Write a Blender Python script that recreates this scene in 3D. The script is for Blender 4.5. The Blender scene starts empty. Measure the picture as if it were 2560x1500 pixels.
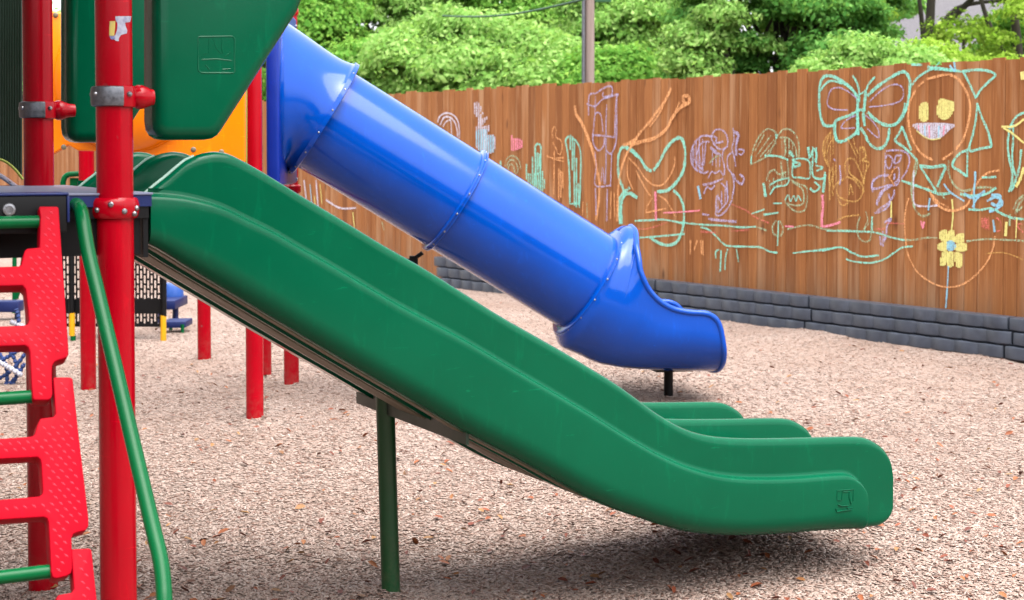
import bpy, bmesh, math, random
import numpy as np
from mathutils import Vector, Matrix
random.seed(7); RNG = np.random.default_rng(11)
SC = bpy.context.scene; COL = SC.collection
# ------------------------------------------------------------------ camera model (pixels of a 2520 x 1476.6 picture)
W_PX, H_PX, CX, F_PX, HOR = 2520.0, 1476.6, 1260.0, 3800.0, 380.0
PITCH = math.radians(2.0); EYE = 1.705
YP = HOR + F_PX*math.tan(PITCH)
cp, sp = math.cos(PITCH), math.sin(PITCH)
D = 0.11                                    # post diameter
K = 2520.0/2560.0
def V(*a): return np.array(a, float)
CAM = V(0, 0, EYE)
def ray(px, py):
    u = (px-CX)/F_PX; v = -(py-YP)/F_PX
    return V(u, cp+sp*v, -sp+cp*v)
def at(px, py, Y):
    d = ray(px, py); return CAM + d*(Y/d[1])
def onplane(px, py, p0, n):
    d = ray(px, py); return CAM + d*(np.dot(p0-CAM, n)/np.dot(d, n))
def onground(px, py, z=0.0): return onplane(px, py, V(0, 0, z), V(0, 0, 1))
cam = bpy.data.cameras.new('camera'); camo = bpy.data.objects.new('camera', cam); COL.objects.link(camo)
camo.location = CAM; camo.rotation_euler = (math.pi/2-PITCH, 0, 0)
cam.sensor_width = 36; cam.lens = 36*F_PX/W_PX; cam.shift_y = (YP-H_PX/2)/W_PX
cam.dof.use_dof = True; cam.dof.focus_distance = 6.3; cam.dof.aperture_fstop = 5.6
cam.clip_end = 2000; SC.camera = camo
# ------------------------------------------------------------------ tags
def tag(o, label=None, cat=None, group=None, kind=None):
    if label: o['label'] = label
    if cat: o['category'] = cat
    if group: o['group'] = group
    if kind: o['kind'] = kind
    return o
def thing(name, loc, label, cat, group=None):
    e = bpy.data.objects.new(name, None); COL.objects.link(e); e.location = loc
    e.empty_display_size = .1
    return tag(e, label, cat, group)
def put(o, parent):
    o.parent = parent
    p = parent; off = Vector((0, 0, 0))
    while p: off += Vector(p.location); p = p.parent if p.type == 'EMPTY' else None
    if parent.type == 'EMPTY': o.matrix_parent_inverse = Matrix.Translation(-off)
    return o
# ------------------------------------------------------------------ meshes
class MB:
    def __init__(s): s.v = []; s.f = []; s.n = 0
    def add(s, v, f):
        v = np.asarray(v, float).reshape(-1, 3); s.v.append(v)
        s.f += [tuple(i+s.n for i in q) for q in f]; s.n += len(v); return s
    def tube(s, pts, r, seg=16, caps=True, r2=None, closed=False):
        pts = [np.asarray(p, float) for p in pts]; n = len(pts)
        T = []
        for i in range(n):
            if closed: t = pts[(i+1) % n]-pts[i-1]
            else: t = pts[min(i+1, n-1)]-pts[max(i-1, 0)]
            T.append(t/(np.linalg.norm(t)+1e-12))
        a = V(0, 0, 1) if abs(T[0][2]) < .9 else V(1, 0, 0)
        nx = np.cross(T[0], a); nx /= np.linalg.norm(nx)
        vs = []
        for i in range(n):
            nx = nx-T[i]*np.dot(nx, T[i]); nx /= np.linalg.norm(nx); ny = np.cross(T[i], nx)
            rr = r if np.isscalar(r) else r[i]
            for k in range(seg):
                th = 2*math.pi*k/seg
                vs.append(pts[i]+rr*(math.cos(th)*nx+math.sin(th)*ny))
        fs = []
        m = n if closed else n-1
        for i in range(m):
            j = (i+1) % n
            for k in range(seg):
                l = (k+1) % seg
                fs.append((i*seg+k, i*seg+l, j*seg+l, j*seg+k))
        if caps and not closed:
            fs.append(tuple(range(seg))[::-1]); fs.append(tuple((n-1)*seg+k for k in range(seg)))
        return s.add(vs, fs)
    def lathe(s, p0, axis, prof, seg=32, caps=True):      # prof: (radius, distance along axis)
        axis = np.asarray(axis, float)/np.linalg.norm(axis)
        return s.tube2(p0, axis, prof, seg, caps)
    def tube2(s, p0, ax, prof, seg, caps):
        a = V(0, 0, 1) if abs(ax[2]) < .9 else V(1, 0, 0)
        nx = np.cross(ax, a); nx /= np.linalg.norm(nx); ny = np.cross(ax, nx)
        vs = [p0+ax*h+r*(math.cos(2*math.pi*k/seg)*nx+math.sin(2*math.pi*k/seg)*ny) for r, h in prof for k in range(seg)]
        n = len(prof); fs = []
        for i in range(n-1):
            for k in range(seg):
                l = (k+1) % seg; fs.append((i*seg+k, i*seg+l, (i+1)*seg+l, (i+1)*seg+k))
        if caps: fs.append(tuple(range(seg))[::-1]); fs.append(tuple((n-1)*seg+k for k in range(seg)))
        return s.add(vs, fs)
    def box(s, c, ex, ey, ez):                            # centre and three half-axis vectors
        c, ex, ey, ez = [np.asarray(q, float) for q in (c, ex, ey, ez)]
        v = [c+i*ex+j*ey+k*ez for k in (-1, 1) for j in (-1, 1) for i in (-1, 1)]
        return s.add(v, [(0, 2, 3, 1), (4, 5, 7, 6), (0, 1, 5, 4), (2, 6, 7, 3), (0, 4, 6, 2), (1, 3, 7, 5)])
    def loft(s, rings, closed=True, caps=True):
        n = len(rings[0]); v = np.concatenate([np.asarray(r, float) for r in rings]); fs = []
        for i in range(len(rings)-1):
            for k in range(n if closed else n-1):
                l = (k+1) % n; fs.append((i*n+k, i*n+l, (i+1)*n+l, (i+1)*n+k))
        if caps: fs.append(tuple(range(n))[::-1]); fs.append(tuple((len(rings)-1)*n+k for k in range(n)))
        return s.add(v, fs)
    def grid(s, P):                                       # P: (n, m, 3)
        n, m = P.shape[:2]
        return s.add(P.reshape(-1, 3), [(i*m+j, i*m+j+1, (i+1)*m+j+1, (i+1)*m+j) for i in range(n-1) for j in range(m-1)])
    def build(s, name, mat, parent=None, sharp=38, bevel=0, segs=2, fixn=True):
        v = np.concatenate(s.v) if s.v else np.zeros((0, 3))
        if fixn or bevel:
            bm = bmesh.new()
            bv = [bm.verts.new(p) for p in v]
            for q in s.f:
                try: bm.faces.new([bv[i] for i in q])
                except ValueError: pass
            if bevel:
                bmesh.ops.remove_doubles(bm, verts=bm.verts, dist=1e-5)
                bm.normal_update()
                es = [e for e in bm.edges if len(e.link_faces) == 2 and e.calc_face_angle(0) > math.radians(30)]
                bmesh.ops.bevel(bm, geom=es, offset=bevel, segments=segs, profile=.5, affect='EDGES', clamp_overlap=True)
            bmesh.ops.recalc_face_normals(bm, faces=bm.faces)
            me = bpy.data.meshes.new(name); bm.to_mesh(me); bm.free()
        else:
            me = bpy.data.meshes.new(name); me.from_pydata(v.tolist(), [], s.f)
        me.polygons.foreach_set('use_smooth', [True]*len(me.polygons))
        me.set_sharp_from_angle(angle=math.radians(sharp))
        return link(name, me, mat, parent)
def link(name, me, mat, parent=None):
    o = bpy.data.objects.new(name, me); COL.objects.link(o); me.materials.append(mat)
    if parent: put(o, parent)
    return o
def prism(poly, p0, ex, ey, n, depth, bevel=0, segs=3):   # polygon (2-d) in the plane p0,ex,ey pushed along n by depth
    mb = MB(); k = len(poly)
    a = [p0+ex*x+ey*y for x, y in poly]; b = [q+n*depth for q in a]
    mb.add(a+b, [tuple(range(k))[::-1], tuple(range(k, 2*k))]+[(i, (i+1) % k, k+(i+1) % k, k+i) for i in range(k)])
    return mb
def raw_mesh(name, verts, nper, faces_per, mat, parent=None):
    """many copies of one small piece: verts (N*nper,3), faces_per list of index tuples (all the same length)"""
    N = len(verts)//nper; fl = len(faces_per[0])
    base = (np.arange(N)*nper)[:, None, None]+np.array(faces_per)[None]
    idx = base.reshape(-1).astype(np.int32); nf = len(idx)//fl
    me = bpy.data.meshes.new(name)
    me.vertices.add(len(verts)); me.vertices.foreach_set('co', np.asarray(verts, np.float32).ravel())
    me.loops.add(len(idx)); me.loops.foreach_set('vertex_index', idx)
    me.polygons.add(nf); me.polygons.foreach_set('loop_start', (np.arange(nf)*fl).astype(np.int32))
    me.polygons.foreach_set('loop_total', np.full(nf, fl, np.int32))
    me.update(calc_edges=True)
    return link(name, me, mat, parent)
def catmull(P, n=6, closed=False):
    P = [np.asarray(p, float) for p in P]; N = len(P); out = []
    rng = range(N) if closed else range(N-1)
    g = (lambda i: P[i % N]) if closed else (lambda i: P[min(max(i, 0), N-1)])
    for i in rng:
        p0, p1, p2, p3 = g(i-1), g(i), g(i+1), g(i+2)
        for k in range(n):
            t = k/n
            out.append(.5*((2*p1)+(-p0+p2)*t+(2*p0-5*p1+4*p2-p3)*t*t+(-p0+3*p1-3*p2+p3)*t**3))
    if not closed: out.append(P[-1])
    return out
def pchip(x, y, q):
    x = np.asarray(x, float); y = np.asarray(y, float); q = np.clip(q, x[0], x[-1])
    h = np.diff(x); d = np.diff(y)/h; m = np.zeros_like(y)
    m[1:-1] = np.where(d[:-1]*d[1:] > 0, 2*d[:-1]*d[1:]/(d[:-1]+d[1:]+1e-12), 0); m[0] = d[0]; m[-1] = d[-1]
    i = np.clip(np.searchsorted(x, q)-1, 0, len(h)-1); t = (q-x[i])/h[i]
    return ((2*t**3-3*t**2+1)*y[i]+(t**3-2*t**2+t)*h[i]*m[i]+(-2*t**3+3*t**2)*y[i+1]+(t**3-t**2)*h[i]*m[i+1])
# ------------------------------------------------------------------ materials
ALB = .55                                   # the picture is exposed bright: surface colours are darker than they look in it
def lin(c, k=None):
    k = ALB if k is None else k
    return tuple(k*(x/12.92 if x <= .04045 else ((x+.055)/1.055)**2.4) for x in (q/255 for q in c))+(1,)
class NT:
    def __init__(s, name):
        s.m = bpy.data.materials.new(name); s.m.use_nodes = True; s.t = s.m.node_tree
        s.b = s.t.nodes['Principled BSDF']; s.out = s.t.nodes['Material Output']
    def n(s, typ, **kw):
        nd = s.t.nodes.new(typ)
        for k, v in kw.items():
            if k in nd.inputs.keys() if isinstance(k, str) else False: s.set(nd.inputs[k], v)
            else: setattr(nd, k, v)
        return nd
    def set(s, inp, v):
        if isinstance(v, bpy.types.NodeSocket): s.t.links.new(v, inp)
        else: inp.default_value = v
    def coord(s, scale=(1, 1, 1), rot=(0, 0, 0), which='Object'):
        tc = s.n('ShaderNodeTexCoord'); mp = s.n('ShaderNodeMapping')
        s.t.links.new(tc.outputs[which], mp.inputs[0]); mp.inputs['Scale'].default_value = scale; mp.inputs['Rotation'].default_value = rot
        return mp.outputs[0]
    def noise(s, vec, scale, detail=4, rough=.55, dist=0):
        nd = s.n('ShaderNodeTexNoise'); s.t.links.new(vec, nd.inputs['Vector'])
        nd.inputs['Scale'].default_value = scale; nd.inputs['Detail'].default_value = detail
        nd.inputs['Roughness'].default_value = rough; nd.inputs['Distortion'].default_value = dist
        return nd.outputs['Fac']
    def voro(s, vec, scale, feature='F1', rnd=1):
        nd = s.n('ShaderNodeTexVoronoi'); nd.feature = feature; s.t.links.new(vec, nd.inputs['Vector'])
        nd.inputs['Scale'].default_value = scale; nd.inputs['Randomness'].default_value = rnd
        return nd
    def ramp(s, fac, stops, interp='LINEAR'):
        nd = s.n('ShaderNodeValToRGB'); s.t.links.new(fac, nd.inputs[0]); cr = nd.color_ramp; cr.interpolation = interp
        while len(cr.elements) < len(stops): cr.elements.new(.5)
        for e, (p, c) in zip(cr.elements, stops): e.position = p; e.color = c if len(c) == 4 else tuple(c)+(1,)
        return nd.outputs[0]
    def mix(s, fac, a, b, mode='MIX'):
        nd = s.n('ShaderNodeMix'); nd.data_type = 'RGBA'; nd.blend_type = mode
        s.set(nd.inputs[0], fac); s.set(nd.inputs[6], a); s.set(nd.inputs[7], b)
        return nd.outputs[2]
    def math(s, op, a, b=0.0):
        nd = s.n('ShaderNodeMath'); nd.operation = op; s.set(nd.inputs[0], a); s.set(nd.inputs[1], b); return nd.outputs[0]
    def mapr(s, v, a, b, c, d):
        nd = s.n('ShaderNodeMapRange'); s.set(nd.inputs[0], v)
        for i, q in enumerate((a, b, c, d)): nd.inputs[i+1].default_value = q
        return nd.outputs[0]
    def bump(s, h, strength=.2, dist=.01):
        nd = s.n('ShaderNodeBump'); nd.inputs['Strength'].default_value = strength; nd.inputs['Distance'].default_value = dist
        s.t.links.new(h, nd.inputs['Height']); s.t.links.new(nd.outputs[0], s.b.inputs['Normal'])
    def base(s, c): s.set(s.b.inputs['Base Color'], c)
    def rough(s, v): s.set(s.b.inputs['Roughness'], v)
def val(c, k): return tuple(min(1, x*k) for x in c[:3])+(1,)
def plastic(name, rgb, rough=.34, dirt=.12, bump=.04, scuff=True, spec=.5, dust=.02, coat=0, splash=False):
    t = NT(name); c = lin(rgb); co = t.coord()
    big = t.noise(co, 2.3, 5, .6); fine = t.noise(co, 140, 2)
    col = t.mix(t.mapr(big, .35, .7, 0, 1), val(c, 1-dirt), val(c, 1+dirt*.6))
    if scuff:
        sc = t.noise(t.coord((26, 26, 5), (0, .6, .4)), 1.0, 6, .7, .6)
        m = t.mapr(sc, .57, .72, 0, .45)
        col = t.mix(m, col, val(c, 1.6))
        sc2 = t.noise(t.coord((9, 9, 70), (.3, -.5, .2)), 1.0, 5, .7, .8)
        col = t.mix(t.mapr(sc2, .65, .71, 0, .5), col, val(c, 2.1))
        d = t.noise(co, 9, 6, .7)
        col = t.mix(t.mapr(d, .45, .8, 0, dust), col, lin((190, 180, 165)))
    if splash:                              # chip dust splashed on the foot of the post
        sz = t.n('ShaderNodeSeparateXYZ'); t.t.links.new(co, sz.inputs[0])
        col = t.mix(t.math('MULTIPLY', t.mapr(sz.outputs[2], .02, .3, 1, 0), t.mapr(t.noise(co, 22, 5, .7), .42, .7, 0, .3)), col, lin((150, 118, 104)))
        chp = t.voro(co, 7.0); col = t.mix(t.math('MULTIPLY', t.mapr(chp.outputs['Distance'], .05, .075, 1, 0), t.mapr(t.noise(co, 3, 2), .55, .6, 0, 1)), col, lin((120, 104, 108)))
    t.base(col); t.rough(t.mapr(big, .3, .75, rough*.8, rough*1.35)); t.b.inputs['Specular IOR Level'].default_value = spec
    if coat: t.b.inputs['Coat Weight'].default_value = coat; t.b.inputs['Coat Roughness'].default_value = .12
    if bump: t.bump(fine, bump, .004)
    return t.m
def metal(name, rgb, rough=.4, met=.9):
    t = NT(name); c = lin(rgb); n = t.noise(t.coord(), 60, 5, .7)
    t.base(t.mix(t.mapr(n, .35, .65, 0, 1), val(c, .55), c)); t.b.inputs['Metallic'].default_value = met
    t.rough(t.mapr(n, .3, .7, rough*.7, rough*1.3)); t.bump(n, .15, .003)
    return t.m
M = {}
M['green'] = plastic('green_plastic', (0, 92, 62), .18, spec=.13, dust=.0006, dirt=.08)
M['green_paint'] = plastic('green_painted_pipe', (0, 98, 52), .24, dust=.001, spec=.14)
M['green_dark'] = plastic('dark_green_paint', (0, 84, 38), .4, dust=.002, splash=True)
M['green_deep'] = plastic('deep_green_plastic', (0, 48, 26), .45)
M['red'] = plastic('red_painted_steel', (186, 0, 26), .2, .1, .02, dust=.002, spec=.2, splash=True)
M['red_plastic'] = plastic('red_plastic', (184, 0, 30), .5, .1, .05, dust=.001, spec=.05)
M['red_tick'] = plastic('red_tread_tick_highlight', (255, 84, 106), .35, .1, 0, dust=.001, spec=.4)  # paler red paints the highlight on the raised ticks
M['blue'] = plastic('blue_plastic', (0, 80, 192), .11, .08, .02, dust=.0003, spec=.22, coat=.2)
M['blue_panel'] = plastic('blue_panel_plastic', (0, 46, 160), .35, dust=.002, spec=.3)
M['blue_pale'] = plastic('pale_blue_plastic', (50, 100, 190), .4)
M['navy'] = plastic('navy_coated_steel', (12, 34, 96), .45, dust=.003, spec=.3)
M['black'] = plastic('black_coated_steel', (6, 6, 9), .5, spec=.2, dust=.001)
M['orange'] = plastic('orange_plastic', (292, 152, 0), .24, .08, .02, dust=.002, spec=.4)
M['yellow'] = plastic('yellow_painted_steel', (245, 180, 0), .35)
M['olive'] = plastic('olive_yellow_edge', (150, 160, 40), .5)
M['deckgrey'] = plastic('blue_grey_deck_coating', (98, 112, 150), .5, .2, .1)
M['pale_edge'] = plastic('worn_pale_green_edge', (170, 206, 190), .6)
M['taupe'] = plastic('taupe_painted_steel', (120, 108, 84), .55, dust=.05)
M['steel'] = metal('worn_galvanised_steel', (150, 152, 160), .45)
M['bolt'] = metal('bolt_steel', (190, 190, 195), .35)
M['white_rope'] = plastic('white_rope', (205, 205, 220), .8)
M['blue_rope'] = plastic('blue_rope', (20, 60, 130), .8)
# ------------------------------------------------------------------ frames of the play structure
TH = math.radians(27.5)
U = V(math.cos(TH), math.sin(TH), 0); Vv = V(-math.sin(TH), math.cos(TH), 0); Z = V(0, 0, 1)
A0 = V(-10.98*D, 42.7*D, 0)                  # foot of the near post
ZD = EYE-1.06*D                               # deck surface
def L(a, b, z): return A0+U*a+Vv*b+Z*z
def onb(px, py, b):                          # picture point on the upright plane at distance b behind the near post
    p = onplane(px, py, A0+Vv*b, Vv); return float(np.dot(p-A0, U)), float(p[2])
def S(*pts): return [(x*K, y*K) for x, y in pts]
# ------------------------------------------------------------------ ground
def pfoot(px, s): Y = F_PX*D/s; return (px-CX)*Y/F_PX, Y
MOUNDS = [pfoot(p, s)+(k,) for p, s, k in ((283, 89, .03), (96, 72, .03), (213, 37.7, .03), (500, 33, .03), (624, 43, .035), (715, 37.3, .03), (648, 35.2, .02), (962, 69.4, .02))]
def gz(x, y):
    h = .026*np.sin(x*1.3+y*.7)*np.cos(y*.9-x*.4)+.012*np.sin(x*3.1-y*2.3+1)+.007*np.sin(x*6.3+y*4.7)*np.sin(y*5.9-x*2.2)
    h = h*np.clip((22-y)/8, .3, 1)
    ex = L(3.25, .55, 0); q = np.exp(-(((x-ex[0])/.8)**2+((y-ex[1])/.7)**2)); h = h+.075*q  # ground raised under the slide exit to deepen the shade there
    q2 = np.exp(-(((x-1.15)/.5)**2+((y-11.2)/.5)**2)); h = h-.05*q2
    for qx, qy, k_ in MOUNDS: h = h+k_*np.exp(-((x-qx)**2+(y-qy)**2)/.16**2)+.35*k_*np.sin(x*19+qx)*np.sin(y*17)*np.exp(-((x-qx)**2+(y-qy)**2)/.3**2)
    return h
def ground_mat():
    t = NT('wood_chip_ground')
    co = t.coord()
    w = t.n('ShaderNodeTexNoise'); t.t.links.new(co, w.inputs['Vector']); w.inputs['Scale'].default_value = 9; w.inputs['Detail'].default_value = 3
    vm = t.n('ShaderNodeVectorMath'); vm.operation = 'MULTIPLY_ADD'
    t.t.links.new(w.outputs['Color'], vm.inputs[0]); vm.inputs[1].default_value = (.09, .09, .0); t.t.links.new(co, vm.inputs[2])
    cells = []
    for rot, sc in (((0, 0, .5), (30, 78, 1)), ((0, 0, -.9), (34, 70, 1)), ((0, 0, 1.7), (28, 84, 1))):
        mp = t.n('ShaderNodeMapping'); t.t.links.new(vm.outputs[0], mp.inputs[0]); mp.inputs['Rotation'].default_value = rot; mp.inputs['Scale'].default_value = sc
        cells.append(t.voro(mp.outputs[0], 1.0))
    s1 = t.mapr(t.noise(co, 26, 2), .47, .53, 0, 1); s2 = t.mapr(t.noise(t.coord((1, 1, 1), (0, 0, 2)), 31, 2), .5, .56, 0, 1)
    col = t.mix(s2, t.mix(s1, cells[0].outputs['Color'], cells[1].outputs['Color']), cells[2].outputs['Color'])
    dst = t.mix(s2, t.mix(s1, cells[0].outputs['Distance'], cells[1].outputs['Distance']), cells[2].outputs['Distance'])
    sep = t.n('ShaderNodeSeparateColor'); t.t.links.new(col, sep.inputs[0])
    r = t.ramp(sep.outputs[0], CHIP)
    gap = t.mapr(dst, .35, .75, 0, 1)
    c = t.mix(t.math('MULTIPLY', gap, .55), r, lin((62, 46, 42)))
    big = t.noise(co, .9, 4, .6)
    c = t.mix(t.mapr(big, .4, .7, 0, .65), c, lin((150, 124, 110)))
    t.base(c); t.rough(.85); t.b.inputs['Specular IOR Level'].default_value = .25
    hgt = t.math('SUBTRACT', t.math('MULTIPLY', sep.outputs[1], .7), t.math('MULTIPLY', dst, .6))
    t.bump(hgt, .7, .018)
    return t.m
CHIP = [(0, lin((116, 79, 68))), (.06, lin((152, 119, 105))), (.2, lin((178, 151, 138))), (.45, lin((193, 171, 158))), (.65, lin((183, 161, 149))),
        (.84, lin((199, 180, 168))), (.94, lin((210, 194, 184))), (1, lin((158, 129, 113)))]
M['ground'] = ground_mat()
def spaced(a, b, c, d, fine, coarse):
    xs = list(np.arange(a, b, coarse))+list(np.arange(b, c, fine))+list(np.arange(c, d+.01, coarse)); return np.array(sorted(set(np.round(xs, 4))))
xs = spaced(-60, -6, 7, 60, .07, 2.0); ys = np.concatenate([np.arange(-6, 4, 1), np.arange(4, 20, .08), np.arange(20, 80, 2)])
XX, YY = np.meshgrid(xs, ys); G = np.stack([XX, YY, gz(XX, YY)], -1)
tag(MB().grid(G).build('ground', M['ground'], fixn=False), kind='structure')
def chip_mat(name, stops, rough=.8):
    t = NT(name); g = t.n('ShaderNodeNewGeometry')
    c = t.ramp(g.outputs['Random Per Island'], stops)
    n = t.noise(t.coord((60, 60, 60)), 3, 3)
    t.base(t.mix(t.mapr(n, .3, .7, 0, .35), c, lin((120, 92, 80)))); t.rough(rough); t.b.inputs['Specular IOR Level'].default_value = .3
    return t.m
def scatter_px(n, y0, y1, x0=-260, x1=2780, power=1.0):
    py = y0+(y1-y0)*RNG.random(n)**power; px = x0+(x1-x0)*RNG.random(n)
    u = (px-CX)/F_PX; v = -(py-YP)/F_PX; dz = -sp+cp*v; dy = cp+sp*v
    tt = -EYE/dz; return u*tt, dy*tt
def rot3(yaw, pitch, roll):
    cy, sy, cP, sP, cr, sr = np.cos(yaw), np.sin(yaw), np.cos(pitch), np.sin(pitch), np.cos(roll), np.sin(roll)
    R = np.empty((len(yaw), 3, 3))
    R[:, 0, 0] = cy*cP; R[:, 0, 1] = cy*sP*sr-sy*cr; R[:, 0, 2] = cy*sP*cr+sy*sr
    R[:, 1, 0] = sy*cP; R[:, 1, 1] = sy*sP*sr+cy*cr; R[:, 1, 2] = sy*sP*cr-cy*sr
    R[:, 2, 0] = -sP; R[:, 2, 1] = cP*sr; R[:, 2, 2] = cP*cr
    return R
def scatter(name, x, y, L0, W0, T0, lift, tilt, mat):
    n = len(x); z = gz(x, y)
    l = L0*(.45+RNG.random(n)**1.6*1.2); w = W0*(.5+RNG.random(n)); th = T0*(.6+RNG.random(n)*.8)
    R = rot3(RNG.random(n)*2*np.pi, RNG.normal(0, tilt, n), RNG.normal(0, tilt, n))
    tp = .55+.45*RNG.random(n)
    c = np.array([[-1, -1, -1], [1, -1, -1], [1, 1, -1], [-1, 1, -1], [-1, -1, 1], [1, -1, 1], [1, 1, 1], [-1, 1, 1]], float)
    P = c[None]*np.stack([l/2, w/2, th/2], -1)[:, None, :]
    P[:, [1, 2, 5, 6], 1] *= tp[:, None]
    P = np.einsum('nij,nkj->nki', R, P)
    P += np.stack([x, y, z+lift+th*.3+RNG.random(n)*lift], -1)[:, None, :]
    return raw_mesh(name, P.reshape(-1, 3), 8, [(4, 5, 6, 7), (0, 1, 5, 4), (1, 2, 6, 5), (2, 3, 7, 6), (3, 0, 4, 7), (3, 2, 1, 0)], mat)
M['chips'] = chip_mat('loose_wood_chips', CHIP)
x, y = scatter_px(120000, 690, 1530, power=.8)
o = scatter('wood_chips', x, y, .024, .0085, .0026, .0022, .17, M['chips'])
tag(o, 'pale pinkish wood chip mulch strewn over the whole play area floor', 'wood chips', kind='stuff')
M['leaf_litter'] = chip_mat('fallen_leaf', [(0, lin((96, 34, 20))), (.35, lin((140, 62, 30))), (.7, lin((166, 92, 42))), (.9, lin((172, 128, 76))), (1, lin((84, 34, 24)))], .6)
def leaves_litter():
    n = 1150; x, y = scatter_px(n, 720, 1520, power=.9); z = gz(x, y)
    l = .028+.03*RNG.random(n); w = l*(.3+.25*RNG.random(n)); cu = l*(.1+.25*RNG.random(n))
    R = rot3(RNG.random(n)*2*np.pi, RNG.normal(0, .3, n), RNG.normal(0, .35, n))
    c = np.array([[-1, 0, 0], [-.4, -1, 1], [-.4, 1, 1], [.45, -.9, 1], [.45, .9, 1], [1, 0, .2]])
    P = c[None]*np.stack([l/2, w/2, cu*.5], -1)[:, None, :]
    mid = np.array([[-.4, 0, 0], [.45, 0, 0]])[None]*np.stack([l/2, w/2, cu*0], -1)[:, None, :]
    P = np.concatenate([P, mid], 1)
    P = np.einsum('nij,nkj->nki', R, P); P += np.stack([x, y, z+.012+.006*RNG.random(n)], -1)[:, None, :]
    return raw_mesh('fallen_leaves', P.reshape(-1, 3), 8, [(0, 1, 6, 6), ], M['leaf_litter']) if False else \
        raw_mesh('fallen_leaves', P.reshape(-1, 3), 8, [(0, 1, 6), (0, 6, 2), (1, 3, 7), (1, 7, 6), (2, 6, 7), (2, 7, 4), (3, 5, 7), (4, 7, 5)], M['leaf_litter'])
tag(leaves_litter(), 'rust brown dry oak leaves scattered over the wood chips', 'fallen leaves', kind='stuff')
# ------------------------------------------------------------------ posts
def post(px, s, label, top=3.2, cap=False, mat='red', group='red steel posts of the play structure', foot=None, pos=None, r=None):
    """upright post: px its picture column near the ground, s its width there in pixels"""
    Y = F_PX*D/s
    X = (px-CX)*Y/F_PX if pos is None else pos[0]
    if pos is not None: Y = pos[1]
    e = thing('steel_post', (X, Y, 0), label, 'post', group); r = r or D/2
    mb = MB().tube([V(X, Y, -.2), V(X, Y, top*.5), V(X, Y, top)], r, 32)
    mb.build('pole', M[mat], e)
    if cap:
        mb = MB().lathe(V(X, Y, top-.01), Z, [(r*1.12, 0), (r*1.2, .02), (r*1.18, .04), (r*.9, .075), (r*.45, .095), (.002, .1)], 24)
        mb.build('post_cap', M[mat], e)
    return e, X, Y
def clamp(e, X, Y, z, h, dirn, reach, worn=True, r=D/2):
    """pipe clamp round a post with a socket reaching along dirn"""
    p = V(X, Y, z); dirn = dirn/np.linalg.norm(dirn); side = np.cross(Z, dirn)
    R1 = r*1.2
    def arc(a0, a1, ro, hh, n=20):
        rings = []
        for k in range(n+1):
            a = a0+(a1-a0)*k/n; dd = dirn*math.cos(a)+side*math.sin(a)
            ring = []
            for q in range(12):
                tq = 2*math.pi*q/12; sx = math.copysign(abs(math.cos(tq))**.55, math.cos(tq)); sy = math.copysign(abs(math.sin(tq))**.55, math.sin(tq))
                ring.append(p+dd*(r*.99+(ro-r*.99)*.5*(1+sx))+Z*(hh/2*sy))
            rings.append(ring)
        return MB().loft(rings)
    arc(-math.radians(78), math.radians(78), R1, h).build('clamp_band', M['red'], e)
    w = arc(math.radians(79), math.radians(281), R1*1.06, h*.92).build('clamp_band', M['steel' if worn else 'red'], e)
    if worn: w['label'] = 'worn grey clamp half with its paint rubbed off'
    mb = MB().lathe(p+dirn*(r*.9), dirn, [(h*.42, 0), (h*.5, .012), (h*.56, .02), (h*.56, .035), (h*.47, .05), (h*.4, .062), (h*.38, reach*.9), (h*.36, reach), (.003, reach)], 24)
    mb.build('socket', M['red'], e)
    for a in (-62, 66, 150, 205):
        dd = dirn*math.cos(math.radians(a))+side*math.sin(math.radians(a))
        MB().lathe(p+dd*R1*1.0+Z*(.1*h), dd, [(.008, -.004), (.008, .005), (.005, .009), (.001, .0095)], 10).build('bolt', M['bolt'], e)
e1, X1, Y1 = post(283, 89, 'thick red post with torn sticker and worn grey clamp, nearest the camera', 3.25, pos=(A0[0], A0[1]))
zc = at(285, 238, Y1)[2]
clamp(e1, X1, Y1, zc, .066, U, .07)
# deck collar on the near post
zt, zb = at(285, 487, Y1-.05)[2], at(285, 538, Y1-.05)[2]
r = D/2; hh = zt-zb
mb = MB().lathe(V(X1, Y1, zb), Z, [(r*.99, 0), (r*1.16, 0), (r*1.25, hh*.12), (r*1.3, hh*.3), (r*1.3, hh*.7), (r*1.25, hh*.88), (r*1.14, hh), (r*.99, hh)], 40)
mb.build('deck_collar', M['red'], e1)
for px, py in ((240, 517), (273, 503), (306, 520), (335, 512), (330, 526)):
    dq = ray(px, py); o2 = CAM[:2]-A0[:2]; a = dq[0]**2+dq[1]**2; b = 2*(o2[0]*dq[0]+o2[1]*dq[1]); c = o2@o2-(r*1.29)**2
    disc = b*b-4*a*c
    if disc < 0: continue
    tq = (-b-math.sqrt(disc))/(2*a); p = CAM+dq*tq; nd = V(p[0]-X1, p[1]-Y1, 0); nd /= np.linalg.norm(nd)
    MB().lathe(p, nd, [(.0085, -.003), (.0085, .004), (.005, .008), (.001, .0085)], 10).build('bolt', M['bolt'], e1)
def on_cyl(px, py, X, Y, rr):
    dq = ray(px, py); o2 = CAM[:2]-V(X, Y); a = dq[0]**2+dq[1]**2; b = 2*(o2[0]*dq[0]+o2[1]*dq[1]); c = o2@o2-rr**2
    disc = max(b*b-4*a*c, 0); return CAM+dq*((-b-math.sqrt(disc))/(2*a))
def patch(rows, name, mat, parent):          # rows: (y, x_left, x_right) pixels on the near post
    P = np.array([[on_cyl(xl+(xr-xl)*k/6, yy, X1, Y1, r+.0012) for k in range(7)] for yy, xl, xr in rows])
    return MB().grid(P).build(name, mat, parent)
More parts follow.
